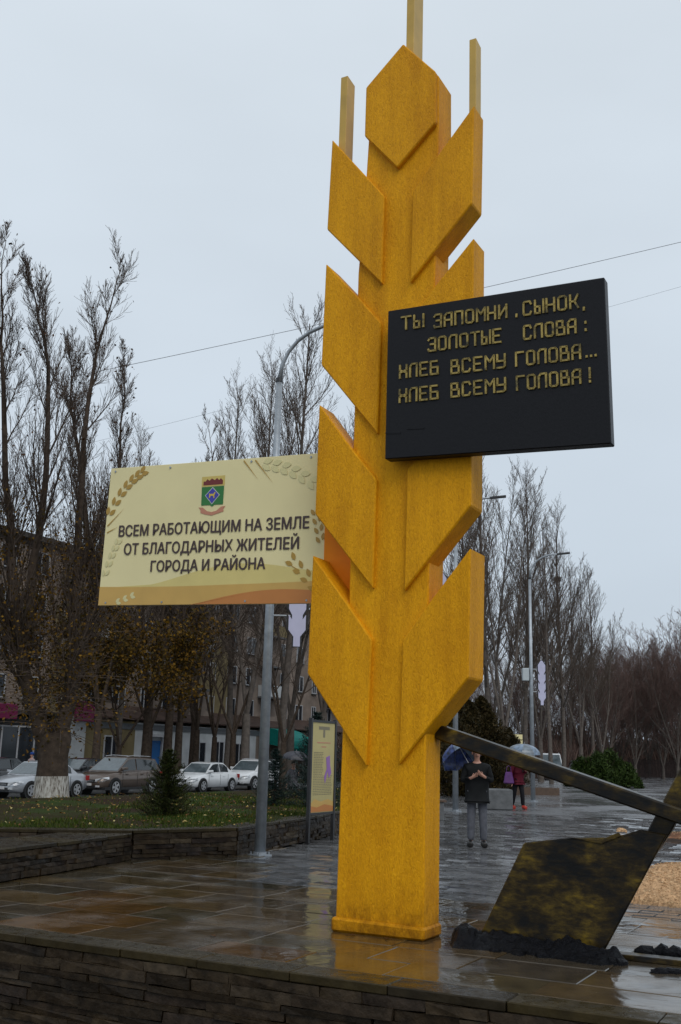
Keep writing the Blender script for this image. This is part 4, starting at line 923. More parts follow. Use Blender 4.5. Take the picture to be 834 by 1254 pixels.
TG = make_tree(107, 15, .18, dict(SPREAD, kids=[18, 12, 8], ang=[36, 32, 36], trop=[.02, .08, .08, .06], start=[.1, .1, .1]), mats=('bark_grey', 'twig_red'), nlead=5, rmin=.009, lead_ang=20, lead_h=.10)
def X(px, Y): return 7.64e-4 * (px - 409.5) * Y
left = [(TA, 118, 54, -.4, 1.0, 'slim bare poplar with a leaning trunk between the old poplar and the brown suv'),
        (TD, 146, 57, -.4, 1.02, 'tree with rusty foliage below the left end of the cream board'),
        (TB, 178, 58, -.4, 1.02, 'bare poplar rising behind the left top corner of the board'),
        (TC, 218, 60, -.4, .98, 'bare spreading tree directly behind the small spruce'),
        (TC, 285, 66, -.4, .85, 'bare spreading tree behind the white sedan rear end'),
        (TC, 262, 70, -.4, .80, 'thin bare tree before the white shopfront between the white cars'),
        (TC, 347, 50, -.3, .66, 'bare tree with stout trunk right of the nearest lamp post'),
        (TB, 205, 66, -.4, 1.22, 'tall bare poplar near the blue door'),
        (TE, 146, 62, -.4, .86, 'tall single stemmed bare poplar rising behind the top left corner of the board'),
        (TC, 182, 66, -.4, .9, 'bare tree between the brown suv and the blue door'),
        (TC, 240, 74, -.4, .95, 'bare tree before the white shopfront, left of the white sedan roof'),
        (TF, 222, 84, -.4, 1.0, 'distant bare tree between the blue door and the white shopfront'),
        (TA, 72, 62, -.4, 1.0, 'bare poplar in the street behind the old poplar'),
        (TB, 235, 78, -.4, .90, 'distant bare poplar whose thin top shows left of the crest'),
        ]
for k, (t, px, Y, z, s_, lab) in enumerate(left): place_tree(t, (X(px, Y), Y, z), lab, GL if t is not TD else 'leafy low trees', s_, k * 1.3, 'bare_tree' if t is not TD else 'leafy_tree')
mid = [(TF, 300, 66, -.35, 1.27, 'tall bare poplar behind the board, crown left of the lamp arm'), (TE, 345, 71, -.35, 1.36, 'tallest bare poplar behind the nearest lamp post'),
       (TF, 395, 77, -.3, 1.44, 'tall bare poplar with a nest behind the left side of the wheat ear'), (TE, 322, 72, -.3, 1.2, 'bare poplar farther back behind the lamp arm'), (TF, 440, 80, -.2, 1.15, 'bare poplar hidden mostly by the wheat ear'),
       (TF, 355, 82, -.3, 1.42, 'broad bare poplar right of the lamp arm in the second row'), (TE, 278, 74, -.3, 1.15, 'leftmost bare poplar rising above the cream board'), (TE, 425, 79, -.2, 1.25, 'bare tree directly behind the wheat ear stalk')]
for k, (t, px, Y, z, s_, lab) in enumerate(mid): place_tree(t, (X(px, Y), Y, z), lab, 'tall bare poplars behind the monument', s_, k * 2.1 + .4)
right = [(TE, 598, 66, 0, .90, 'tall bare poplar right beside the wheat ear, left of its neighbours'), (TF, 618, 62, 0, .90, 'tall forked bare poplar behind the farthest lamp'), (TE, 645, 70, 0, .86, 'tall bare poplar just left of the farthest lamp'),
         (TF, 662, 74, 0, .84, 'bare poplar behind the pale wheat plate of the farthest lamp'), (TE, 690, 76, 0, .80, 'bare poplar with a nest right of the farthest lamp'), (TF, 712, 84, 0, .78, 'bare poplar above the van'), (TE, 728, 92, 0, .74, 'bare poplar at the right end of the tall group'),
         (TE, 575, 80, 0, .95, 'bare poplar hidden behind the wheat ear right side'), (TF, 540, 72, 0, .9, 'bare poplar behind the wheat ear centre'), (TF, 640, 90, 0, .86, 'bare poplar in the second row behind the farthest lamp'), (TE, 675, 68, 0, .70, 'shorter bare poplar right behind the pale wheat plate'), (TF, 605, 74, 0, 1.02, 'broad bare poplar in the second row right of the wheat ear'), (TF, 738, 88, 0, .66, 'low bare poplar over the green bush'), (TE, 700, 100, 0, .8, 'distant bare poplar between the lamp and the woods')]
for k, (t, px, Y, z, s_, lab) in enumerate(right): place_tree(t, (X(px, Y), Y, z), lab, 'tall bare poplars right of the monument', s_, k * 1.7)
r = random.Random(31); far_lab = ['reddish bare tree in the far wood']
pos = [(742, 96), (760, 104), (778, 98), (795, 108), (812, 100), (830, 96), (850, 104), (870, 100), (725, 110), (750, 120), (785, 125), (820, 122), (845, 118), (680, 112), (655, 118), (630, 112), (605, 120), (580, 110), (560, 118), (895, 108), (920, 104), (700, 125), (770, 135)]
for k, (px, Y) in enumerate(pos):
    s_ = r.uniform(.70, .92) * (1.18 if px > 815 else 1) * (.9 if px < 700 else 1)
    place_tree(TG, (X(px, Y), Y, 0), 'bare reddish brown tree standing in the distant wood behind the brown fence', 'bare trees of the distant wood', s_, k * .9)
# nests
for loc, lab in (((X(420, 50) - .0, 50, 14.35), 'round stick nest seen in the gap left of the plaque'), ((X(698, 76), 76, 14.4), 'small dark stick nest high in the bare poplar at right')):
    pass
def nest(loc, s_, lab):
    r = random.Random(5); ls = []
    for k in range(170):
        a = r.uniform(0, 6.28); c = Vector((math.cos(a) * r.uniform(.2, 1), math.sin(a) * r.uniform(.2, 1), r.uniform(-.5, .5))) * s_ * .7; d = Vector((-math.sin(a), math.cos(a), r.gauss(0, .4))) + Vector((r.gauss(0, .4), r.gauss(0, .4), 0)); d = d.normalized() * s_ * r.uniform(.3, .6)
        ls.append(([tuple(c - d), tuple(c), tuple(c + d * .9)], [.012, .014, .01], 3))
    o = link('bird_nest', tubes_mesh('bird_nest', ls, 'twig'), None, loc); tag(o, lab, 'nest', 'bird nests')
nest((.45, 52, 13.3), .42, 'round stick nest seen in the gap left of the black plaque'); nest((16.15, 76, 14.5), .42, 'small dark stick nest high in a bare poplar at right')

# conifers
def conifer(seed, H, W, mat, n_w=26, per=15, nl=.11, lit=7):
    rg = random.Random(seed); br = []; V = []
    for i in range(n_w):
        t = (i + .5) / n_w; z = H * (.03 + .95 * t); L0 = W * (1 - t) ** .8 + .03 * W
        for j in range(per):
            a = rg.uniform(0, 6.28); L = L0 * rg.uniform(.65, 1.15); sl = rg.uniform(.15, .5) * (.4 + t); pts = []
            for q in range(5):
                f = q / 4; pts.append((math.cos(a) * L * f, math.sin(a) * L * f, z + L * (sl * f - .25 * math.sin(f * 3.1))))
            br.append((pts, [.008, .007, .006, .005, .003], 3))
            m_ = int(14 * L / W) + 6
            for q in range(m_):
                f = (q + 1) / m_; k = min(3, int(f * 4)); p = Vector(pts[k]).lerp(Vector(pts[k + 1]), f * 4 - k) if f < 1 else Vector(pts[4])
                for s_ in range(lit):
                    d = Vector((rg.gauss(0, 1) + math.cos(a), rg.gauss(0, 1) + math.sin(a), rg.gauss(.5, .7))).normalized(); e_ = nl * rg.uniform(.6, 1.3); w = Vector((-d.y, d.x, rg.gauss(0, .3))).normalized() * nl * .075
                    V += [tuple(p - w), tuple(p + w), tuple(p + d * e_)]
    tk = tubes_mesh('trunk', [([(0, 0, -.05), (0, 0, H * .5), (0, 0, H)], [H * .022, H * .012, .004], 8)] + br, 'bark'); return tk, quads_mesh('crown', V, 3, mat)
def put_conifer(ms, loc, lab, name='spruce', rz=0, s=1):
    o = empty(name, loc, lab, 'tree', None, rz); o.scale = (s, s, s); link('trunk', ms[0], o); link('crown', ms[1], o); return o
CS = conifer(1, 1.22, .60, 'needle', 18, 14, .07, 7)
put_conifer(CS, (-3.05, 19.8, .36), 'small young green spruce on the lawn in front of the cars')
CBs = conifer(2, 4.2, 1.7, 'needle_blue', 24, 14, .16, 6)
put_conifer(CBs, (X(388, 29), 29, .1), 'blue spruce behind the information stand', rz=1, s=.62)
put_conifer(CBs, (X(338, 24.5), 24.5, .15), 'low blue spruce on the lawn just right of the nearest lamp', rz=2.2, s=.36)
put_conifer(CBs, (X(392, 24), 24.0, .2), 'squat blue spruce right behind the information stand', rz=3.2, s=.42)
def foliage_blob(seed, n, f, mat, size):
    rg = random.Random(seed); V = []
    for k in range(n):
        p = f(rg)
        a = Vector((rg.gauss(0, 1), rg.gauss(0, 1), rg.gauss(0, 1) + .6)).normalized(); b = Vector((rg.gauss(0, 1), rg.gauss(0, 1), rg.gauss(0, 1))); b = (b - a * b.dot(a)).normalized() * .35; s_ = size * rg.uniform(.6, 1.4); p = Vector(p)
        V += [tuple(p - b * s_), tuple(p + b * s_), tuple(p + a * s_ * 1.6)]
    return quads_mesh('crown', V, 3, mat)
def thuja_f(H, W):
    def f(rg):
        z = rg.random() ** .8 * H; t = z / H; w = W * (min(1, t * 5 + .5)) * (1 - t ** 2.2) ** .7; a = rg.uniform(0, 6.28); rr = w * (.35 + .85 * rg.random()) * (1 + .3 * math.sin(a * 3 + z * 2.7) + .2 * math.sin(z * 6 + a)); return (math.cos(a) * rr, math.sin(a) * rr, z)
    return f
tk = tubes_mesh('trunk', [([(0, 0, 0), (0, 0, 2), (0, 0, 4)], [.1, .07, .02], 6)] + [([(0, 0, .3 + k * .1), (math.cos(k * 2.4) * .5, math.sin(k * 2.4) * .5, 1.5 + k * .1)], [.03, .01], 3) for k in range(24)], 'bark')
TJ = (tk, foliage_blob(5, 11000, thuja_f(4.6, 1.1), 'thuja', .10))
for k, (px, Y, s_) in enumerate([(600, 44, .74), (574, 46, .85), (624, 48, .62), (550, 44, .9), (590, 51, .95)]):
    put_conifer(TJ, (X(px, Y), Y, 0), ['tallest dark thuja behind the man with the umbrella', 'dark thuja between the wheat ear and the man', 'short dark thuja behind the woman in burgundy', 'dark thuja half hidden by the wheat ear stalk', 'dark thuja in the second row behind the man'][k], 'thuja', k * 1.1, s_)
def bush_f(W, D, H):
    def f(rg):
        a = rg.uniform(0, 6.28); u = rg.random() ** .5; x = math.cos(a) * u; y = math.sin(a) * u; top = H * (1 - u ** 3) * (.8 + .25 * math.sin(x * 7) * math.sin(y * 5 + 1)) + .1
        return (x * W, y * D, top * (rg.random() ** .35))
    return f
bu = empty('bush', (X(738, 64), 64, 0), 'wide rounded dark green bush in front of the brown fence', 'bush'); link('foliage', foliage_blob(8, 13000, bush_f(2.3, 1.8, 2.1), 'bush', .13), bu)
link('stems', tubes_mesh('stems', [([(0, 0, 0), (math.cos(k) * .6, math.sin(k) * .6, .8), (math.cos(k) * 1.5, math.sin(k) * 1.2, 1.6)], [.04, .03, .01], 4) for k in range(14)], 'bark'), bu)
# far undergrowth
rg = random.Random(77); ls = []
for k in range(15000):
    x = rg.uniform(-6, 95); Y = rg.uniform(118, 150) if x > 12 else rg.uniform(100, 140); z = 0; h = rg.uniform(1.5, 4.8) * (1 + .25 * math.sin(x * .3)) * (1.15 if x > 26 else .8); lx = rg.gauss(0, .8)
    ls.append(([(x, Y, -.6), (x + lx * .3, Y, h * .5), (x + lx, Y + rg.gauss(0, .5), h)], [.07, .055, .03], 3))
th_ = link('thicket', tubes_mesh('thicket', ls, 'thicket')); tag(th_, 'dense reddish brown thicket of bare shrubs along the far side of the square', 'thicket', kind='stuff')
# second low thicket behind the plaza's left side
ls = []
for k in range(5200):
    t = rg.random(); x = 1.5 + t * 19 + rg.gauss(0, 1); Y = 82 + rg.uniform(0, 14) + t * 8; h = rg.uniform(1.0, 3.4); lx = rg.gauss(0, .6)
    ls.append(([(x, Y, -.6), (x + lx * .3, Y, h * .5), (x + lx, Y + rg.gauss(0, .4), h)], [.05, .04, .02], 3))
th_ = link('shrub_belt', tubes_mesh('shrub_belt', ls, 'thicket')); tag(th_, 'belt of bare brown shrubs at the back left of the square behind the thujas', 'shrubs', kind='stuff')
# brown fence
A0 = Vector((X(770, 100), 100, 0)); A1 = Vector((X(960, 116), 116, 0)); d = (A1 - A0); L = d.length; d.normalize()
fe = empty('picket_fence', A0, 'long brown picket fence at the far right end of the square', 'fence'); mb = MB(); x = 0
while x < L:
    p = A0 + d * x; h = 1.75 + .03 * math.sin(x * 9); mb.prism([(p.x, p.y, .05), (p.x + d.x * .1, p.y + d.y * .1, .05), (p.x + d.x * .1, p.y + d.y * .1 + .03, .05), (p.x, p.y + .03, .05)], [(p.x, p.y, h), (p.x + d.x * .1, p.y + d.y * .1, h), (p.x + d.x * .1, p.y + d.y * .1 + .03, h), (p.x, p.y + .03, h)]); x += .15
part('pickets', mb, 'fence', fe, kind='stuff')
x = 0
while x < L:
    p = A0 + d * x; q = MB(); q.box(p.x - .06, p.x + .06, p.y + .04, p.y + .16, 0, 1.85); part('post', q, 'concrete' if x == 3 * 2.5 else 'fence', fe); x += 2.5
q = MB()
for z in (.5, 1.4): q.tube([tuple(A0 + Vector((0, .05, z))), tuple(A1 + Vector((0, .05, z)))], .03, 4)
part('rail', q, 'fence', fe)

# ------------------------------------------------------------------ APARTMENT BLOCK AND SHOPS
ap = empty('apartment_block', Fp(28, -6, -.5), 'long five storey brown apartment block behind the bare trees at left', 'building')
q = MB(); q.box(-14, 62, -12, 0, -.55, 14.9, Fp); part('wall', q, 'render_wall', ap)
q = MB(); q.box(-14.4, 62.4, -12.4, .45, 14.9, 15.25, Fp); q.box(-14.2, 62.2, -12.2, .15, 14.6, 14.9, Fp); part('roof', q, 'roofing', ap)
for s0, w in ((14.2, 3.2), (33.5, 3.0)):
    q = MB(); q.box(s0, s0 + w, .0, .06, 3.8, 11, Fp); part('wall_panel', q, 'yellow_wall', ap, label='ochre yellow wall panel')
def win_mesh(w, h):
    fr = MB(); t = .07
    for a in ((-w / 2, -w / 2 + t, 0, h), (w / 2 - t, w / 2, 0, h), (-w / 2 + t, w / 2 - t, 0, t), (-w / 2 + t, w / 2 - t, h - t, h), (-.03, .03, t, h - t)): fr.box(a[0], a[1], 0, .08, a[2], a[3])
    sl = MB(); sl.box(-w / 2 - .08, w / 2 + .08, 0, .2, -.06, 0)
    gl = MB(); gl.box(-w / 2 + t, -.03, 0.0, .03, t, h - t); gl.box(.03, w / 2 - t, 0.0, .03, t, h - t)
    return fr.mesh('window', 'frame_white'), gl.mesh('pane', 'glass'), sl.mesh('sill', 'concrete')
WM = win_mesh(1.5, 1.5); WM2 = win_mesh(.9, 1.5); rzF = math.atan2(FB.y, FB.x)
# local y of the window = street normal: x along FB => y axis is left of FB, so flip by placing with rotation rzF+pi
def put_win(s, z, ms, off=.012):
    o = link('window', ms[0], ap); o.location = Vector(Fp(s, off, z)) - ap.location; o.rotation_euler = (0, 0, rzF + math.pi)
    g_ = link('pane', ms[1], o); s_ = link('sill', ms[2], o); return o
bal = [7, 16, 17.0, 25.5, 34.3, 43]
def balcony(s, z):
    q = MB(); q.box(s - 1.6, s + 1.6, 0, 1.1, z - .15, z, Fp); o = part('balcony', q, 'concrete', ap)
    q = MB(); q.box(s - 1.6, s + 1.6, 1.02, 1.1, z + .0, z + 1.0, Fp); q.box(s - 1.6, s - 1.54, 0.05, 1.02, z, z + 1.0, Fp); q.box(s + 1.54, s + 1.6, .05, 1.02, z, z + 1.0, Fp)
    part('parapet', q, rng.choice(['white_wall', 'render_wall', 'yellow_wall', 'render_wall']), o) if False else link('parapet', q.mesh('parapet', rng.choice(['white_wall', 'render_wall', 'yellow_wall', 'render_wall']), ap.location), o)
for fl in range(4):
    z = 4.2 + fl * 2.75
    for i in range(24):
        s = -12 + i * 3.05; put_win(s, z + .3, WM if i % 3 else WM2)
        if i % 4 == 2: balcony(s, z - .55)
# ground-floor shops project 2.5 m
sh = empty('shop_row', Fp(25, 1.2, -.5), 'low row of ground floor shops with white and ochre fronts below the apartment block', 'shops')
def shop(s0, s1, mat, top=3.5, name='wall'):
    q = MB(); q.box(s0, s1, .02, 2.5, -.5, top, Fp); part(name, q, mat, sh)
shop(-10, 12.6, 'blackplastic', 3.3); shop(12.6, 15.3, 'white_wall'); shop(15.3, 20.6, 'yellow_wall', 3.4); shop(20.6, 25.2, 'white_wall', 3.35); shop(25.2, 37.2, 'white_wall', 3.3); shop(37.2, 58, 'render_wall', 3.35)
q = MB(); q.box(-10.2, 12.6, .03, 2.8, 3.42, 3.65, Fp); part('roof', q, 'roofing', sh)
q = MB(); q.prism([Fp(15.4, 2.9, 3.52), Fp(58, 2.9, 3.52), Fp(58, .1, 4.5), Fp(15.4, .1, 4.5)], [Fp(15.4, 2.9, 3.62), Fp(58, 2.9, 3.62), Fp(58, .1, 4.6), Fp(15.4, .1, 4.6)]); part('roof', q, 'rust_roof', sh)
def sw_win(s0, s1, z0, z1, mull=2, frame='frame_white', glass='glass', name='shop_window'):
    q = MB(); t = .09
    q.box(s0, s1, 2.505, 2.57, z0, z0 + t, Fp); q.box(s0, s1, 2.505, 2.57, z1 - t, z1, Fp)
    for i in range(mull + 1): c = s0 + (s1 - s0 - t) * i / mull; q.box(c, c + t, 2.508, 2.575, z0 + t, z1 - t, Fp)
    o = part(name, q, frame, sh); q = MB(); q.box(s0 + .02, s1 - .02, 2.502, 2.53, z0 + .02, z1 - .02, Fp); link('pane', q.mesh('pane', glass, sh.location), o)
sw_win(6.2, 11.9, -.1, 2.75, 4); sw_win(-6, 5.8, -.1, 2.75, 8); sw_win(17.2, 18.9, -.3, 2.4, 2, name='door'); sw_win(27.8, 29.6, .4, 2.2, 2); sw_win(30.8, 32.2, -.3, 2.3, 2, name='door'); sw_win(33.4, 35.6, .4, 2.2, 2); sw_win(41, 43, .3, 2.3, 2); sw_win(46, 49, .3, 2.3, 3)
q = MB(); q.box(21.9, 23.6, 2.505, 2.56, -.4, 2.15, Fp); part('door', q, 'blue_door', sh, label='bright blue door')
q = MB(); q.box(23.62, 23.8, 2.505, 2.7, -.4, 2.4, Fp); q.box(21.7, 21.88, 2.505, 2.7, -.4, 2.4, Fp); q.box(21.7, 23.8, 2.505, 3.1, 2.41, 2.6, Fp); part('door_surround', q, 'frame_white', sh)
q = MB(); q.box(15.6, 39, 2.52, 2.56, 2.85, 3.25, Fp); part('fascia', q, 'blue_sign', sh)
q = MB()
for s in (12.8, 13.6, 14.4): 
    for z in (.3, 1.1, 1.9, 2.7): q.box(s, s + .78, 2.503, 2.53, z, z + .77, Fp)
part('wall_tiles', q, 'white_wall', sh)
for (s0, s1, z0, z1, lab) in ((5.6, 8.3, 3.1, 4.0, 'magenta shop sign at the left edge above the shop window'), (13.6, 15.4, 3.2, 4.5, 'magenta shop sign right of the old poplar trunk')):
    q = MB(); q.box(s0, s1, 2.85, 3.05, z0, z1, Fp); b0 = Fp((s0 + s1) / 2, 2.9, z0); o = link('shop_sign', q.mesh('shop_sign', 'magenta', b0, bevel=.03), None, b0); tag(o, lab, 'sign', 'magenta shop signs')
for (s0, s1, dep, z, lab) in ((38.6, 42.2, 2.4, 2.75, 'rounded teal fabric awning just right of the nearest lamp post'), (42.8, 47.6, 1.6, 2.2, 'lower teal awning behind the blue spruce')):
    q = MB(); n_ = 8; prof = [(2.6 + dep * math.sin(t / n_ * math.pi / 2), z - .5 + 1.3 * math.cos(t / n_ * math.pi / 2)) for t in range(n_ + 1)] + [(2.6 + dep, z - .85)]
    for (a, b), (c, e_) in zip(prof, prof[1:]):
        q.poly([Fp(s0, a, b), Fp(s1, a, b), Fp(s1, c, e_), Fp(s0, c, e_)])
    for s in (s0, s1): q.poly([Fp(s, 2.6, z - .5)] + [Fp(s, a, b) for a, b in prof])
    b0 = Fp((s0 + s1) / 2, 2.6, z - .5); o = link('awning', q.mesh('awning', 'teal', b0), None, b0); tag(o, lab, 'awning', 'teal shop awnings')
# low dark hedge / railing line between shops and road
mb = MB(); rg = random.Random(6)
for k in range(5000):
    s = rg.uniform(8, 40); off = rg.uniform(6.5, 7.4); z = -.38 + rg.random() * .9; p = Vector(Fp(s, off, z)); a = Vector((rg.gauss(0, 1), rg.gauss(0, 1), rg.gauss(.5, 1))).normalized() * .12; b = Vector((rg.gauss(0, 1), rg.gauss(0, 1), 0)).normalized() * .05
    mb.poly([tuple(p - b), tuple(p + b), tuple(p + a)])
hd = link('hedge', mb.mesh('hedge', 'thuja')); tag(hd, 'low dark hedge between the parked cars and the shops', 'hedge', kind='stuff')

# ------------------------------------------------------------------ CARS
def car(name, loc, rz, L, W, H, style, paintm, label, group='cars parked along the street'):
    o = empty(name, loc, label, 'car', group, rz); h = L / 2; w = W / 2
    sedan = style == 'sedan'; belt = .93 if sedan else 1.05; gc = .20 if sedan else .26
    if style == 'suv': belt = 1.08
    # stations: x, sill z, top z, half width
    if sedan: stn = [(-h, .42, .62, .72), (-h + .08, .30, .90, .88), (-h + .45, gc, .98, .96), (-h + 1.25, gc, .98, 1), (-.3, gc, .94, 1), (h - 1.45, gc, .93, 1), (h - .95, gc, .87, .985), (h - .35, .22, .76, .93), (h - .06, .28, .62, .80), (h, .36, .52, .66)]
    else: stn = [(-h, .45, .75, .78), (-h + .06, .34, 1.02, .92), (-h + .4, gc, 1.08, .97), (-h + 1.1, gc, 1.08, 1), (-.2, gc, 1.04, 1), (h - 1.25, gc, 1.02, 1), (h - .8, gc, .99, .985), (h - .3, .26, .88, .92), (h - .05, .32, .72, .82), (h, .40, .58, .70)]
    q = MB(); nS = 11
    for x, zs, zt, wf in stn:
        ww = w * wf; zm = zs + (zt - zs) * .55
        pr = [(0, zs), (ww * .8, zs), (ww * .97, zs + .06), (ww * 1.0, zm), (ww * .97, zt - .05), (ww * .86, zt), (0, zt + .025)]
        ring = [(x, y, z) for y, z in pr] + [(x, -y, z) for y, z in reversed(pr[1:-1])]; q.v += ring
    m_ = len(pr) * 2 - 2
    for i in range(len(stn) - 1):
        for j in range(m_): a = i * m_ + j; b = i * m_ + (j + 1) % m_; q.f.append((a, b, b + m_, a + m_))
    q.f.append(tuple(range(m_))); q.f.append(tuple((len(stn) - 1) * m_ + j for j in range(m_)))
    body = part('body', q, paintm, o, local=True, smooth=True)
    # greenhouse
    if sedan: gx = [(-h + .75, .97, .90, .0), (-h + 1.45, H - .03, .72, 1), (-.15, H, .74, 1), (.32, H - .05, .74, 1), (h - 1.15, .93, .90, 0)]
    elif style == 'suv': gx = [(-h + .12, 1.06, .90, 0), (-h + .42, H - .10, .74, 1), (-.3, H, .76, 1), (.25, H - .05, .76, 1), (h - 1.02, 1.04, .90, 0)]
    else: gx = [(-h + .15, 1.06, .90, 0), (-h + .55, H - .08, .72, 1), (-.2, H, .74, 1), (.35, H - .05, .74, 1), (h - 1.0, 1.02, .90, 0)]
    zb = belt
    rb = [(x, w * .93, zb) for x, *_ in gx]
    q = MB()
    def roofp(i): x, z, f, t = gx[i]; return (x, w * f, z)
    P = []
    # side faces (roof rail), roof, front and rear glass areas
    for sgn in (1, -1):
        S0 = [(gx[0][0], sgn * w * .92, gx[0][1] - .02), (gx[1][0], sgn * w * gx[1][2], gx[1][1]), (gx[2][0], sgn * w * gx[2][2], gx[2][1]), (gx[3][0], sgn * w * gx[3][2], gx[3][1]), (gx[4][0], sgn * w * .92, gx[4][1] - .02)]
        q.poly(S0)
        # side windows, proud by 6 mm
        def lerp(a, b, t): return tuple(a[i] + (b[i] - a[i]) * t for i in range(3))
        bl_, tl, tm_, tr, br_ = [Vector(p) for p in S0]
        up = lambda xx, t: None
        def sidept(x, t):   # t 0 at belt, 1 at roof
            if x < tl.x: top = bl_.lerp(tl, (x - bl_.x) / (tl.x - bl_.x))
            elif x < tm_.x: top = tl.lerp(tm_, (x - tl.x) / (tm_.x - tl.x))
            elif x < tr.x: top = tm_.lerp(tr, (x - tm_.x) / (tr.x - tm_.x))
            else: top = tr.lerp(br_, (x - tr.x) / (br_.x - tr.x))
            bot = bl_.lerp(br_, (x - bl_.x) / (br_.x - bl_.x)); p = bot.lerp(top, t); return (p.x, p.y + sgn * .012, p.z)
        xm = (-.25 if sedan else -.2); xe = h - 1.42
        for (xa, xb_) in ((gx[0][0] + (.42 if sedan else .30), xm - .04), (xm + .04, xe)):
            n_ = 6; xsx = [xa + (xb_ - xa) * i / n_ for i in range(n_ + 1)]
            g_ = MB(); g_.poly([sidept(x, .10) for x in xsx] + [sidept(x, .86) for x in reversed(xsx)]); part('side_window', g_, 'carglass', o, local=True)
    q.poly([(gx[1][0], w * gx[1][2], gx[1][1]), (gx[1][0], -w * gx[1][2], gx[1][1]), (gx[2][0], -w * gx[2][2], gx[2][1]), (gx[2][0], w * gx[2][2], gx[2][1])])
    q.poly([(gx[2][0], w * gx[2][2], gx[2][1]), (gx[2][0], -w * gx[2][2], gx[2][1]), (gx[3][0], -w * gx[3][2], gx[3][1]), (gx[3][0], w * gx[3][2], gx[3][1])])
    for i, j, nm in ((0, 1, 'rear_window'), (4, 3, 'windscreen')):
        a = Vector((gx[i][0], 0, gx[i][1] - .02)); b = Vector((gx[j][0], 0, gx[j][1])); wa, wb = w * .92, w * gx[j][2]
        q.poly([(a.x, wa, a.z), (a.x, -wa, a.z), (b.x, -wb, b.z), (b.x, wb, b.z)])
        n_ = Vector((b.z - a.z, 0, a.x - b.x)).normalized() * .012
        if (n_.x > 0) != (i == 4): n_ = -n_
        if n_.z < 0: n_.z = -n_.z
        a2 = a.lerp(b, .06) + n_; b2 = a.lerp(b, .93) + n_; wa2, wb2 = wa * .93, wb * .94
        g_ = MB(); g_.poly([(a2.x, wa2, a2.z), (a2.x, -wa2, a2.z), (b2.x, -wb2, b2.z), (b2.x, wb2, b2.z)]); part(nm, g_, 'windscreen', o, local=True)
    part('roof', q, paintm, o, local=True, bevel=.02)
    wr = .32 if sedan else .36
    for x in (-h + .85, h - .85):
        for sgn in (1, -1):
            q = MB(); q.tube([(x, sgn * (w + .004), wr), (x, sgn * (w - .25), wr)], wr + .06, 20); part('wheel_arch', q, 'blackplastic', o, local=True)
            q = MB(); q.tube([(x, sgn * (w + .012), wr), (x, sgn * (w - .2), wr)], wr, 20); wh = part('wheel', q, 'rubber', o, local=True, bevel=.02)
            q = MB(); q.tube([(x, sgn * (w + .02), wr), (x, sgn * (w - .05), wr)], wr * .25, 8)
            for k in range(5):
                a = k * 2 * math.pi / 5; c, s_ = math.cos(a), math.sin(a); q.prism([(x + c * wr * .1 - s_ * .04, sgn * (w + .018), wr + s_ * wr * .1 + c * .04), (x + c * wr * .1 + s_ * .04, sgn * (w + .018), wr + s_ * wr * .1 - c * .04), (x + c * wr * .62 + s_ * .05, sgn * (w + .018), wr + s_ * wr * .62 - c * .05), (x + c * wr * .62 - s_ * .05, sgn * (w + .018), wr + s_ * wr * .62 + c * .05)],
                                                             [(x + c * wr * .1 - s_ * .04, sgn * (w + .03), wr + s_ * wr * .1 + c * .04), (x + c * wr * .1 + s_ * .04, sgn * (w + .03), wr + s_ * wr * .1 - c * .04), (x + c * wr * .62 + s_ * .05, sgn * (w + .03), wr + s_ * wr * .62 - c * .05), (x + c * wr * .62 - s_ * .05, sgn * (w + .03), wr + s_ * wr * .62 + c * .05)])
            for k in range(18):
                a, b = k * math.pi / 9, (k + 1) * math.pi / 9; q.poly([(x + math.cos(t) * rr, sgn * (w + .03), wr + math.sin(t) * rr) for t, rr in ((a, wr * .60), (b, wr * .60), (b, wr * .70), (a, wr * .70))])
            link('rim', q.mesh('rim', 'rim'), wh)
    zt = stn[-3][2]
    for sgn in (1, -1):
        q = MB(); zf = stn[-2][2]
        q.prism([(h - .42, sgn * w * .90, zf + .08), (h - .10, sgn * w * .80, zf + .03), (h - .0, sgn * w * .52, zf - .02), (h - .02, sgn * w * .50, zf - .14), (h - .12, sgn * w * .82, zf - .12), (h - .42, sgn * w * .94, zf - .02)],
                [(h - .40, sgn * w * .96, zf + .09), (h - .04, sgn * w * .82, zf + .04), (h + .05, sgn * w * .52, zf - .01), (h + .05, sgn * w * .50, zf - .13), (h - .04, sgn * w * .86, zf - .11), (h - .40, sgn * w * .985, zf - .01)]); part('headlight', q, 'lampglass', o, local=True)
        q = MB(); q.box(h - .07, h + .02, sgn * w * .62 - .1, sgn * w * .62 + .1, .36, .44); part('fog_light', q, 'lampglass', o, local=True)
        q = MB(); q.box(-h - .01, -h + .2, sgn * w * .78 - .12, sgn * w * .78 + .12, belt - .25, belt - .05); part('tail_light', q, 'redlamp', o, local=True)
        q = MB(); q.prism([(h - 1.48, sgn * (w * .9), belt + .02), (h - 1.30, sgn * (w * .9), belt + .02), (h - 1.32, sgn * (w * .9), belt + .14), (h - 1.46, sgn * (w * .9), belt + .14)], [(h - 1.48, sgn * (w + .17), belt + .04), (h - 1.36, sgn * (w + .17), belt + .04), (h - 1.36, sgn * (w + .17), belt + .16), (h - 1.46, sgn * (w + .17), belt + .16)]); part('mirror', q, paintm, o, local=True, bevel=.02)
        for xx in (-.55, .55):
            q = MB(); q.box(xx - .1, xx + .1, sgn * (w - .004) - .015, sgn * (w - .004) + .015, belt - .17, belt - .14); part('door_handle', q, paintm, o, local=True)
        for xx in (-.22, -.95, h - 1.35):
            q = MB(); q.box(xx, xx + .015, sgn * (w + .001) - .003, sgn * (w + .001) + .003, gc + .12, belt - .06); part('door_seam', q, 'blackplastic', o, local=True)
    q = MB(); zf = stn[-1][2]
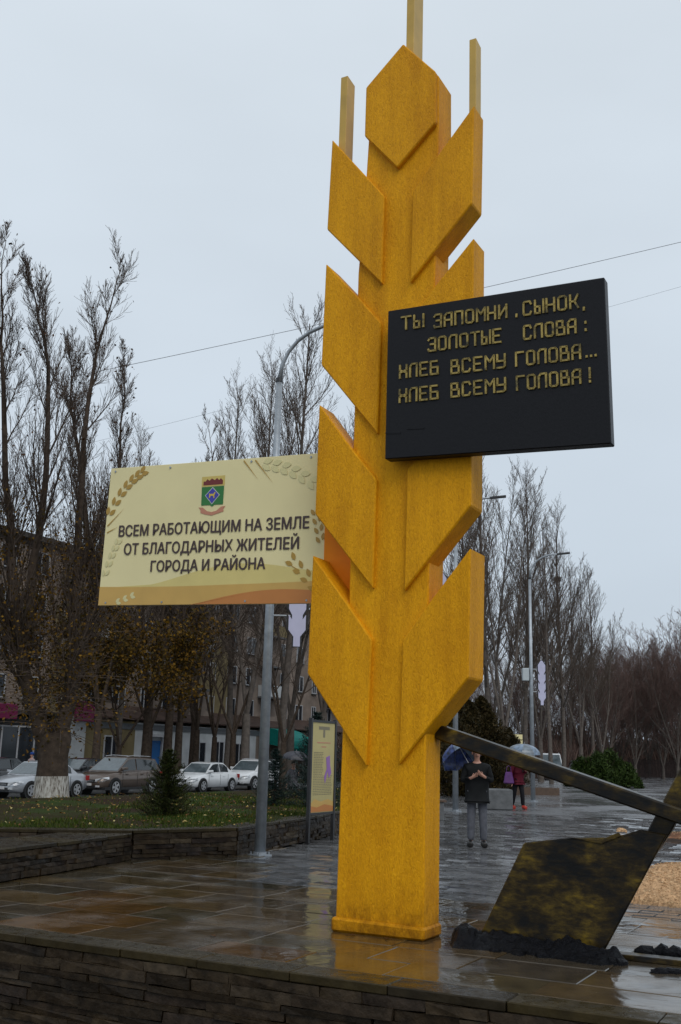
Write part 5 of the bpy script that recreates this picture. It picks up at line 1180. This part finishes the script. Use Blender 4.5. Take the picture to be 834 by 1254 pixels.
    q.box(h - .04, h + .025, -w * .45, w * .45, zf - .02, zf + .10); q.box(h - .05, h + .015, -w * .52, w * .52, .30, .42); part('grille', q, 'blackplastic', o, local=True)
    q = MB(); q.box(h + .025, h + .035, -w * .40, w * .40, zf + .03, zf + .05); part('grille_bar', q, 'rim', o, local=True)
    q = MB(); q.box(h + .02, h + .035, -.26, .26, zf - .16, zf - .05); part('number_plate', q, 'plate', o, local=True)
    if not sedan:
        for sgn in (1, -1): q = MB(); q.tube([(-h + .7, sgn * w * .66, H + .005), (-.2, sgn * w * .68, H + .045), (.3, sgn * w * .66, H + .0)], .018, 6); part('roof_rail', q, 'rim', o, local=True)
        q = MB(); q.box(-h + .1, h - .1, -w - .006, w + .006, gc - .02, gc + .10); part('sill_cladding', q, 'blackplastic', o, local=True)
    return o
RZ = math.atan2(-FB.y, -FB.x)
car('sedan', (-12.3, 45.0, -.5), RZ, 4.45, 1.72, 1.47, 'sedan', 'p_silver', 'silver sedan parked at the left edge behind the whitewashed tree trunk')
car('suv', (-9.95, 49.8, -.5), RZ, 4.4, 1.82, 1.70, 'suv', 'p_brown', 'brown suv parked between the silver sedan and the small spruce')
car('sedan', (-6.75, 56.1, -.5), RZ, 4.4, 1.72, 1.47, 'sedan', 'p_white', 'white sedan parked just right of the small spruce')
car('crossover', (-4.55, 60.8, -.5), RZ, 4.35, 1.80, 1.62, 'crossover', 'p_white', 'white crossover parked behind the nearest lamp post')
car('sedan', (-15.2, 48.0, -.42), RZ, 4.4, 1.74, 1.46, 'sedan', 'p_black', 'black car in the second row behind the silver sedan', 'cars in the far row')
car('sedan', (-12.6, 53.4, -.42), RZ, 4.4, 1.74, 1.46, 'sedan', 'p_black', 'black car in the second row seen between the tree trunk and the brown suv', 'cars in the far row')
car('van', (X(674, 84), 84, -.0), R(-100), 4.9, 1.95, 2.0, 'suv', 'p_white', 'white van parked far off beyond the square, left of the green bush', 'vehicles beyond the square')
car('sedan', (X(712, 90), 90, 0), R(-80), 4.3, 1.75, 1.5, 'sedan', 'p_silver', 'pale grey car parked beyond the square beside the bush', 'vehicles beyond the square')

# ------------------------------------------------------------------ PEOPLE
def skin(name, joints, edges, mat, parent, sub=2):
    """joints {name:(x,y,z,rx,ry)}; root is the first"""
    ks = list(joints); me = bpy.data.meshes.new(name); me.from_pydata([joints[k][:3] for k in ks], [(ks.index(a), ks.index(b)) for a, b in edges], [])
    o = bpy.data.objects.new(name, me); COL.objects.link(o); m1 = o.modifiers.new('s', 'SKIN'); m2 = o.modifiers.new('d', 'SUBSURF'); m2.levels = sub; m2.render_levels = sub; m1.use_smooth_shade = True
    if not me.skin_vertices: me.skin_vertices.new()
    for i, k in enumerate(ks):
        j = joints[k]; me.skin_vertices[0].data[i].radius = (j[3], j[4] if len(j) > 4 else j[3]); me.skin_vertices[0].data[i].use_root = (i == 0)
    bpy.context.view_layer.update(); dg = bpy.context.evaluated_depsgraph_get(); nm = bpy.data.meshes.new_from_object(o.evaluated_get(dg)); bpy.data.objects.remove(o)
    nm.materials.clear(); nm.materials.append(M[mat]); nm.name = name
    for p_ in nm.polygons: p_.use_smooth = True
    return link(name, nm, parent)
def ellip(q, c, r, n=14, m_=10, cut=None):
    b = len(q.v)
    for i in range(m_ + 1):
        t = math.pi * i / m_
        for j in range(n): a = 2 * math.pi * j / n; q.v.append((c[0] + r[0] * math.sin(t) * math.cos(a), c[1] + r[1] * math.sin(t) * math.sin(a), c[2] + r[2] * math.cos(t)))
    for i in range(m_):
        for j in range(n): a0 = b + i * n + j; a1 = b + i * n + (j + 1) % n; q.f.append((a0, a1, a1 + n, a0 + n))
def umbrella(loc, tip_dir, rad, depth, mats, label, shaft_len, group='open umbrellas'):
    o = empty('umbrella', loc, label, 'umbrella', group); z = Vector(tip_dir).normalized(); x = z.cross(Vector((.3, 1, .1))).normalized(); y = z.cross(x)
    def U(a, r_, h): return tuple(x * math.cos(a) * r_ + y * math.sin(a) * r_ + z * h)
    for k in range(8):
        q = MB(); rows = 6; a0, a1 = k * math.pi / 4, (k + 1) * math.pi / 4
        for i in range(rows + 1):
            f = i / rows; h = -depth * (1 - math.cos(f * math.pi / 2)); r_ = rad * math.sin(f * math.pi / 2)
            for j in range(4):
                a = a0 + (a1 - a0) * j / 3; dip = math.sin(j / 3 * math.pi) * .06 * f; q.v.append(U(a, r_ * (1 - dip), h + dip * .3 * rad))
        for i in range(rows):
            for j in range(3): a = i * 4 + j; q.f.append((a, a + 1, a + 5, a + 4))
        c = part('canopy_panel', q, mats[k % len(mats)], o, local=True, smooth=True)
        q = MB(); q.tube([U(a0, rad * math.sin(f * math.pi / 2), -depth * (1 - math.cos(f * math.pi / 2)) - .006) for f in (0, .25, .5, .75, 1)], .004, 4); part('rib', q, 'galv', o, local=True)
    q = MB(); q.tube([tuple(z * .06), tuple(-z * shaft_len)], .007, 6); part('shaft', q, 'frame_white', o, local=True)
    q = MB(); q.tube([tuple(-z * (shaft_len - .02)), tuple(-z * (shaft_len + .1))], .013, 6); part('handle', q, 'blackplastic', o, local=True)
    return o
def person(loc, rz, label, H=1.75, top='coat_black', bottom='jeans', shoe='shoe', arms='hold', hem=.86, stride=0, hair_m='hair', hat=None, bulky=1.0, hips=1.0):
    o = empty('person', loc, label, 'person', None, rz); s = H / 1.75
    # local: faces -y ; x to the person's left (picture right)
    J = {'pelvis': (0, 0, .95, .14, .11), 'waist': (0, 0, 1.08, .125, .10), 'chest': (0, -.005, 1.30, .15, .115), 'shoulders': (0, 0, 1.42, .09, .08), 'neck': (0, -.005, 1.49, .052), 'chin': (0, -.02, 1.555, .052, .062), 'head': (0, -.015, 1.64, .078, .095), 'crown': (0, 0, 1.70, .064, .078)}
    E_ = [('pelvis', 'waist'), ('waist', 'chest'), ('chest', 'shoulders'), ('shoulders', 'neck'), ('neck', 'chin'), ('chin', 'head'), ('head', 'crown')]
    def hand(sd, wr, fd):
        w = Vector(wr); d = Vector(fd).normalized(); up = Vector((0, -.35, 1)).normalized(); sdv = d.cross(up).normalized(); pal = w + d * .05
        J['palm' + sd] = (*pal, .028, .018); E_.append(('wrist' + sd, 'palm' + sd))
        for i, (off, ln) in enumerate(((-.03, .065), (-.01, .075), (.01, .07), (.03, .055))):
            k = pal + d * .035 + up * off; t1 = k + d * ln * .5 + sdv * .01; t2 = t1 + d * ln * .15 + sdv * ln * .45
            J['k%d' % i + sd] = (*k, .010); J['m%d' % i + sd] = (*t1, .009); J['t%d' % i + sd] = (*t2, .008); E_.extend([('palm' + sd, 'k%d' % i + sd), ('k%d' % i + sd, 'm%d' % i + sd), ('m%d' % i + sd, 't%d' % i + sd)])
        th0 = w + d * .02 + up * .03; th1 = th0 + up * .03 + d * .03; J['th0' + sd] = (*th0, .012); J['th1' + sd] = (*th1, .009); E_.extend([('palm' + sd, 'th0' + sd), ('th0' + sd, 'th1' + sd)])
    for sd, sg in (('L', 1), ('R', -1)):
        st_ = stride * sg
        J['hip' + sd] = (.095 * sg, 0, .90, .08 * hips, .08); J['knee' + sd] = (.105 * sg, -.02 - st_ * .5, .50, .062); J['ankle' + sd] = (.115 * sg, .03 - st_ * .9, .10, .042); J['toe' + sd] = (.13 * sg, -.11 - st_ * .9, .045, .030, .022)
        E_.extend([('pelvis', 'hip' + sd), ('hip' + sd, 'knee' + sd), ('knee' + sd, 'ankle' + sd), ('ankle' + sd, 'toe' + sd)])
        J['sh' + sd] = (.18 * sg, .0, 1.375, .058)
        if arms == 'hold': el = (.25 * sg, -.02, 1.14); wr = (.115 * sg, -.20, 1.23) if sg > 0 else (-.10, -.20, 1.20); fd = (-.75 * sg, -.15, .55)
        elif arms == 'one' and sg > 0: el = (.25, -.05, 1.14); wr = (.16, -.24, 1.26); fd = (-.1, -.2, 1)
        elif arms == 'back': el = (.24 * sg, .02, 1.13); wr = (.20 * sg, -.12, .98); fd = (0, -.3, -1)
        else: el = (.25 * sg, .02, 1.13); wr = (.26 * sg, -.05, .88); fd = (0, -.1, -1)
        J['el' + sd] = (*el, .045); J['wrist' + sd] = (*wr, .028); E_.extend([('shoulders', 'sh' + sd), ('sh' + sd, 'el' + sd), ('el' + sd, 'wrist' + sd)]); hand(sd, wr, fd)
    J = {k: tuple(c * s for c in v) for k, v in J.items()}
    skin('body', J, E_, 'skin', o)
    # coat
    b = bulky; JC = {'pelvis': (0, 0, .98, .20 * b, .18 * b), 'hem': (0, .0, hem + .06, .21 * b, .19 * b), 'waist': (0, 0, 1.12, .17 * b, .14 * b), 'chest': (0, 0, 1.30, .185 * b, .145 * b), 'shoulders': (0, .005, 1.41, .09 * b, .09), 'collar': (0, .0, 1.49, .078, .075)}
    EC = [('pelvis', 'hem'), ('pelvis', 'waist'), ('waist', 'chest'), ('chest', 'shoulders'), ('shoulders', 'collar')]
    for sd in 'LR':
        for j, rr in (('sh', .080), ('el', .064)): JC[j + sd] = tuple(c / s for c in J[j + sd][:3]) + (rr * b,)
        e1 = Vector(J['el' + sd][:3]) / s; w1 = Vector(J['wrist' + sd][:3]) / s; c1 = e1.lerp(w1, .88); JC['cuff' + sd] = (*c1, .048)
        EC += [('shoulders', 'sh' + sd), ('sh' + sd, 'el' + sd), ('el' + sd, 'cuff' + sd)]
    skin('coat', {k: tuple(c * s for c in v) for k, v in JC.items()}, EC, top, o)
    JT = {'pelvis': (0, 0, .97, .15, .12)}; ET = []
    for sd in 'LR':
        for j, rr in (('hip', .112 * hips), ('knee', .078), ('ankle', .066)): JT[j + sd] = tuple(c / s for c in J[j + sd][:3]) + (rr * (.88 if j == 'hip' else 1),)
        ET += [('pelvis', 'hip' + sd), ('hip' + sd, 'knee' + sd), ('knee' + sd, 'ankle' + sd)]
    skin('trousers', {k: tuple(c * s for c in v) for k, v in JT.items()}, ET, bottom, o)
    for sd in 'LR':
        a = Vector(J['ankle' + sd][:3]); t = Vector(J['toe' + sd][:3])
        skin('shoe', {'m': (*((a + t) / 2 - Vector((0, 0, .01))), .066, .062), 'h': (a.x, a.y + .015, .075, .066, .066), 't': (t.x, t.y - .02, .046, .062, .052)}, [('m', 'h'), ('m', 't')], shoe, o)
    q = MB(); ellip(q, (0, .022 * s, 1.672 * s), (.088 * s, .092 * s, .094 * s)); part('hair', q, hair_m, o, local=True, smooth=True)
    q = MB()
    ellip(q, (0, -.108 * s, 1.625 * s), (.012, .02, .022), 8, 6)
    for sg in (1, -1): ellip(q, (sg * .083 * s, -.01, 1.63 * s), (.012, .022, .032), 8, 6)
    part('nose_and_ears', q, 'skin', o, local=True, smooth=True)
    q = MB()
    for sg in (1, -1): ellip(q, (sg * .033 * s, -.094 * s, 1.645 * s), (.014, .01, .008), 8, 6)
    q.box(-.03, .03, -.100 * s, -.09 * s, 1.578 * s, 1.585 * s); part('eyes_and_mouth', q, 'hair', o, local=True)
    if hat: q = MB(); ellip(q, (0, .005, 1.72 * s), (.115, .12, .085)); part('hat', q, hat, o, local=True, smooth=True)
    return o
person((2.60, 19.5, 0), R(-6), 'man in a black coat and grey jeans standing behind the plough beam holding an umbrella', 1.76, bulky=1.12, hem=.74)
umbrella((2.28, 19.72, 1.80), (-.38, .42, .75), .46, .28, ['umb_blue', 'umb_blue', 'umb_light'], 'blue patterned umbrella held over the shoulder of the man in the black coat', .72)
person((5.86, 34.2, 0), R(25), 'woman in a burgundy jacket, black trousers and red shoes walking on the square', 1.68, 'burgundy', 'trousers', 'red', 'one', .80, .16)
umbrella((6.05, 34.0, 2.02), (.05, -.1, 1), .52, .30, ['umb_grey', 'umb_light'], 'pale translucent grey umbrella over the woman in burgundy', .78)
q = MB(); q.prism([(-.17, -.07, 0), (.17, -.07, 0), (.17, .07, 0), (-.17, .07, 0)], [(-.10, -.05, .36), (.10, -.05, .36), (.10, .05, .36), (-.10, .05, .36)])
bgo = empty('handbag', (5.55, 34.05, .78), 'bright purple handbag carried by the woman in burgundy', 'bag'); part('bag_body', q, 'bag', bgo, local=True, bevel=.03)
q = MB(); q.tube([(-.08, 0, .34), (-.06, 0, .5), (0, 0, .56), (.06, 0, .5), (.08, 0, .34)], .01, 6); part('strap', q, 'bag', bgo, local=True)
person((X(360, 41), 41, -.45), R(15), 'person in a grey coat under a dark umbrella beside the white crossover', 1.68, 'coat_grey', 'trousers', 'shoe', 'one', .75)
umbrella((X(360, 41) + .1, 40.8, 1.62), (.05, -.1, 1), .55, .28, ['umb_black'], 'dark umbrella over the person in the grey coat', .8)
person((X(40, 56), 56, -.45), R(-30), 'person in a pale pink coat and blue hat by the storefront at the far left', 1.65, 'pink', 'trousers', 'shoe', 'down', .7, hat='hat_blue')

# ------------------------------------------------------------------ BENCHES, BLOCK, LITTLE SIGN
be = empty('bench', (2.35, 27.4, 0), 'low stone bench with wooden seat right behind the wheat ear stalk', 'bench')
for x in (1.7, 2.72): q = MB(); q.box(x - .07, x + .07, 27.15, 27.65, 0, .45); part('leg', q, 'concrete', be, bevel=.01)
for k in range(4): q = MB(); q.box(1.55, 2.85, 27.12 + k * .14, 27.24 + k * .14, .45, .50); part('slat', q, 'wood_seat', be)
q = MB(); q.box(4.55, 5.55, 33.3, 34.1, 0, .62); o = link('concrete_planter', q.mesh('concrete_planter', 'concrete', (5.05, 33.7, 0), bevel=.03), None, (5.05, 33.7, 0)); tag(o, 'pale concrete block between the man and the woman', 'planter')
q = MB(); q.box(.3, .9, .0, .4, 0, .25); 
lt = empty('park_notice', (8.55, 50, 0), 'small cream notice on a post above the woman umbrella', 'sign'); q = MB(); q.tube([(8.55, 50, 0), (8.55, 50, 2.7)], .04, 6); part('post', q, 'fence', lt)
q = MB(); q.box(8.30, 8.80, 49.9, 49.95, 1.75, 2.65); part('notice_panel', q, 'cream', lt); q = MB(); q.box(8.42, 8.68, 49.88, 49.895, 1.95, 2.45); part('print', q, 'print_grey', lt)
q = MB(); q.box(4.0, 10.0, 47.6, 47.9, 0, .32); o = link('low_kerb_wall', q.mesh('low_kerb_wall', 'wood_seat', (7, 47.7, 0)), None, (7, 47.7, 0)); tag(o, 'low brown edging wall at the foot of the thujas', 'wall')

# ------------------------------------------------------------------ WIRES
def wire(P, sag, lab, rad):
    a, b = Vector(P[0]), Vector(P[1]); q = MB(); pts = []
    for i in range(25):
        t = i / 24; p = a.lerp(b, t); p.z -= sag * 4 * t * (1 - t); pts.append(tuple(p - a))
    q.tube(pts, rad, 5, False); o = link('overhead_wire', q.mesh('overhead_wire', 'wire'), None, a); tag(o, lab, 'wire', 'overhead wires')
wire([(-20.5, 40, 13.9), (25.5, 40, 26.2)], .35, 'upper overhead wire crossing behind the wheat ear', .012)
wire([(-22, 60, 17.4), (36, 60, 35.6)], .5, 'lower faint overhead wire farther off', .008)
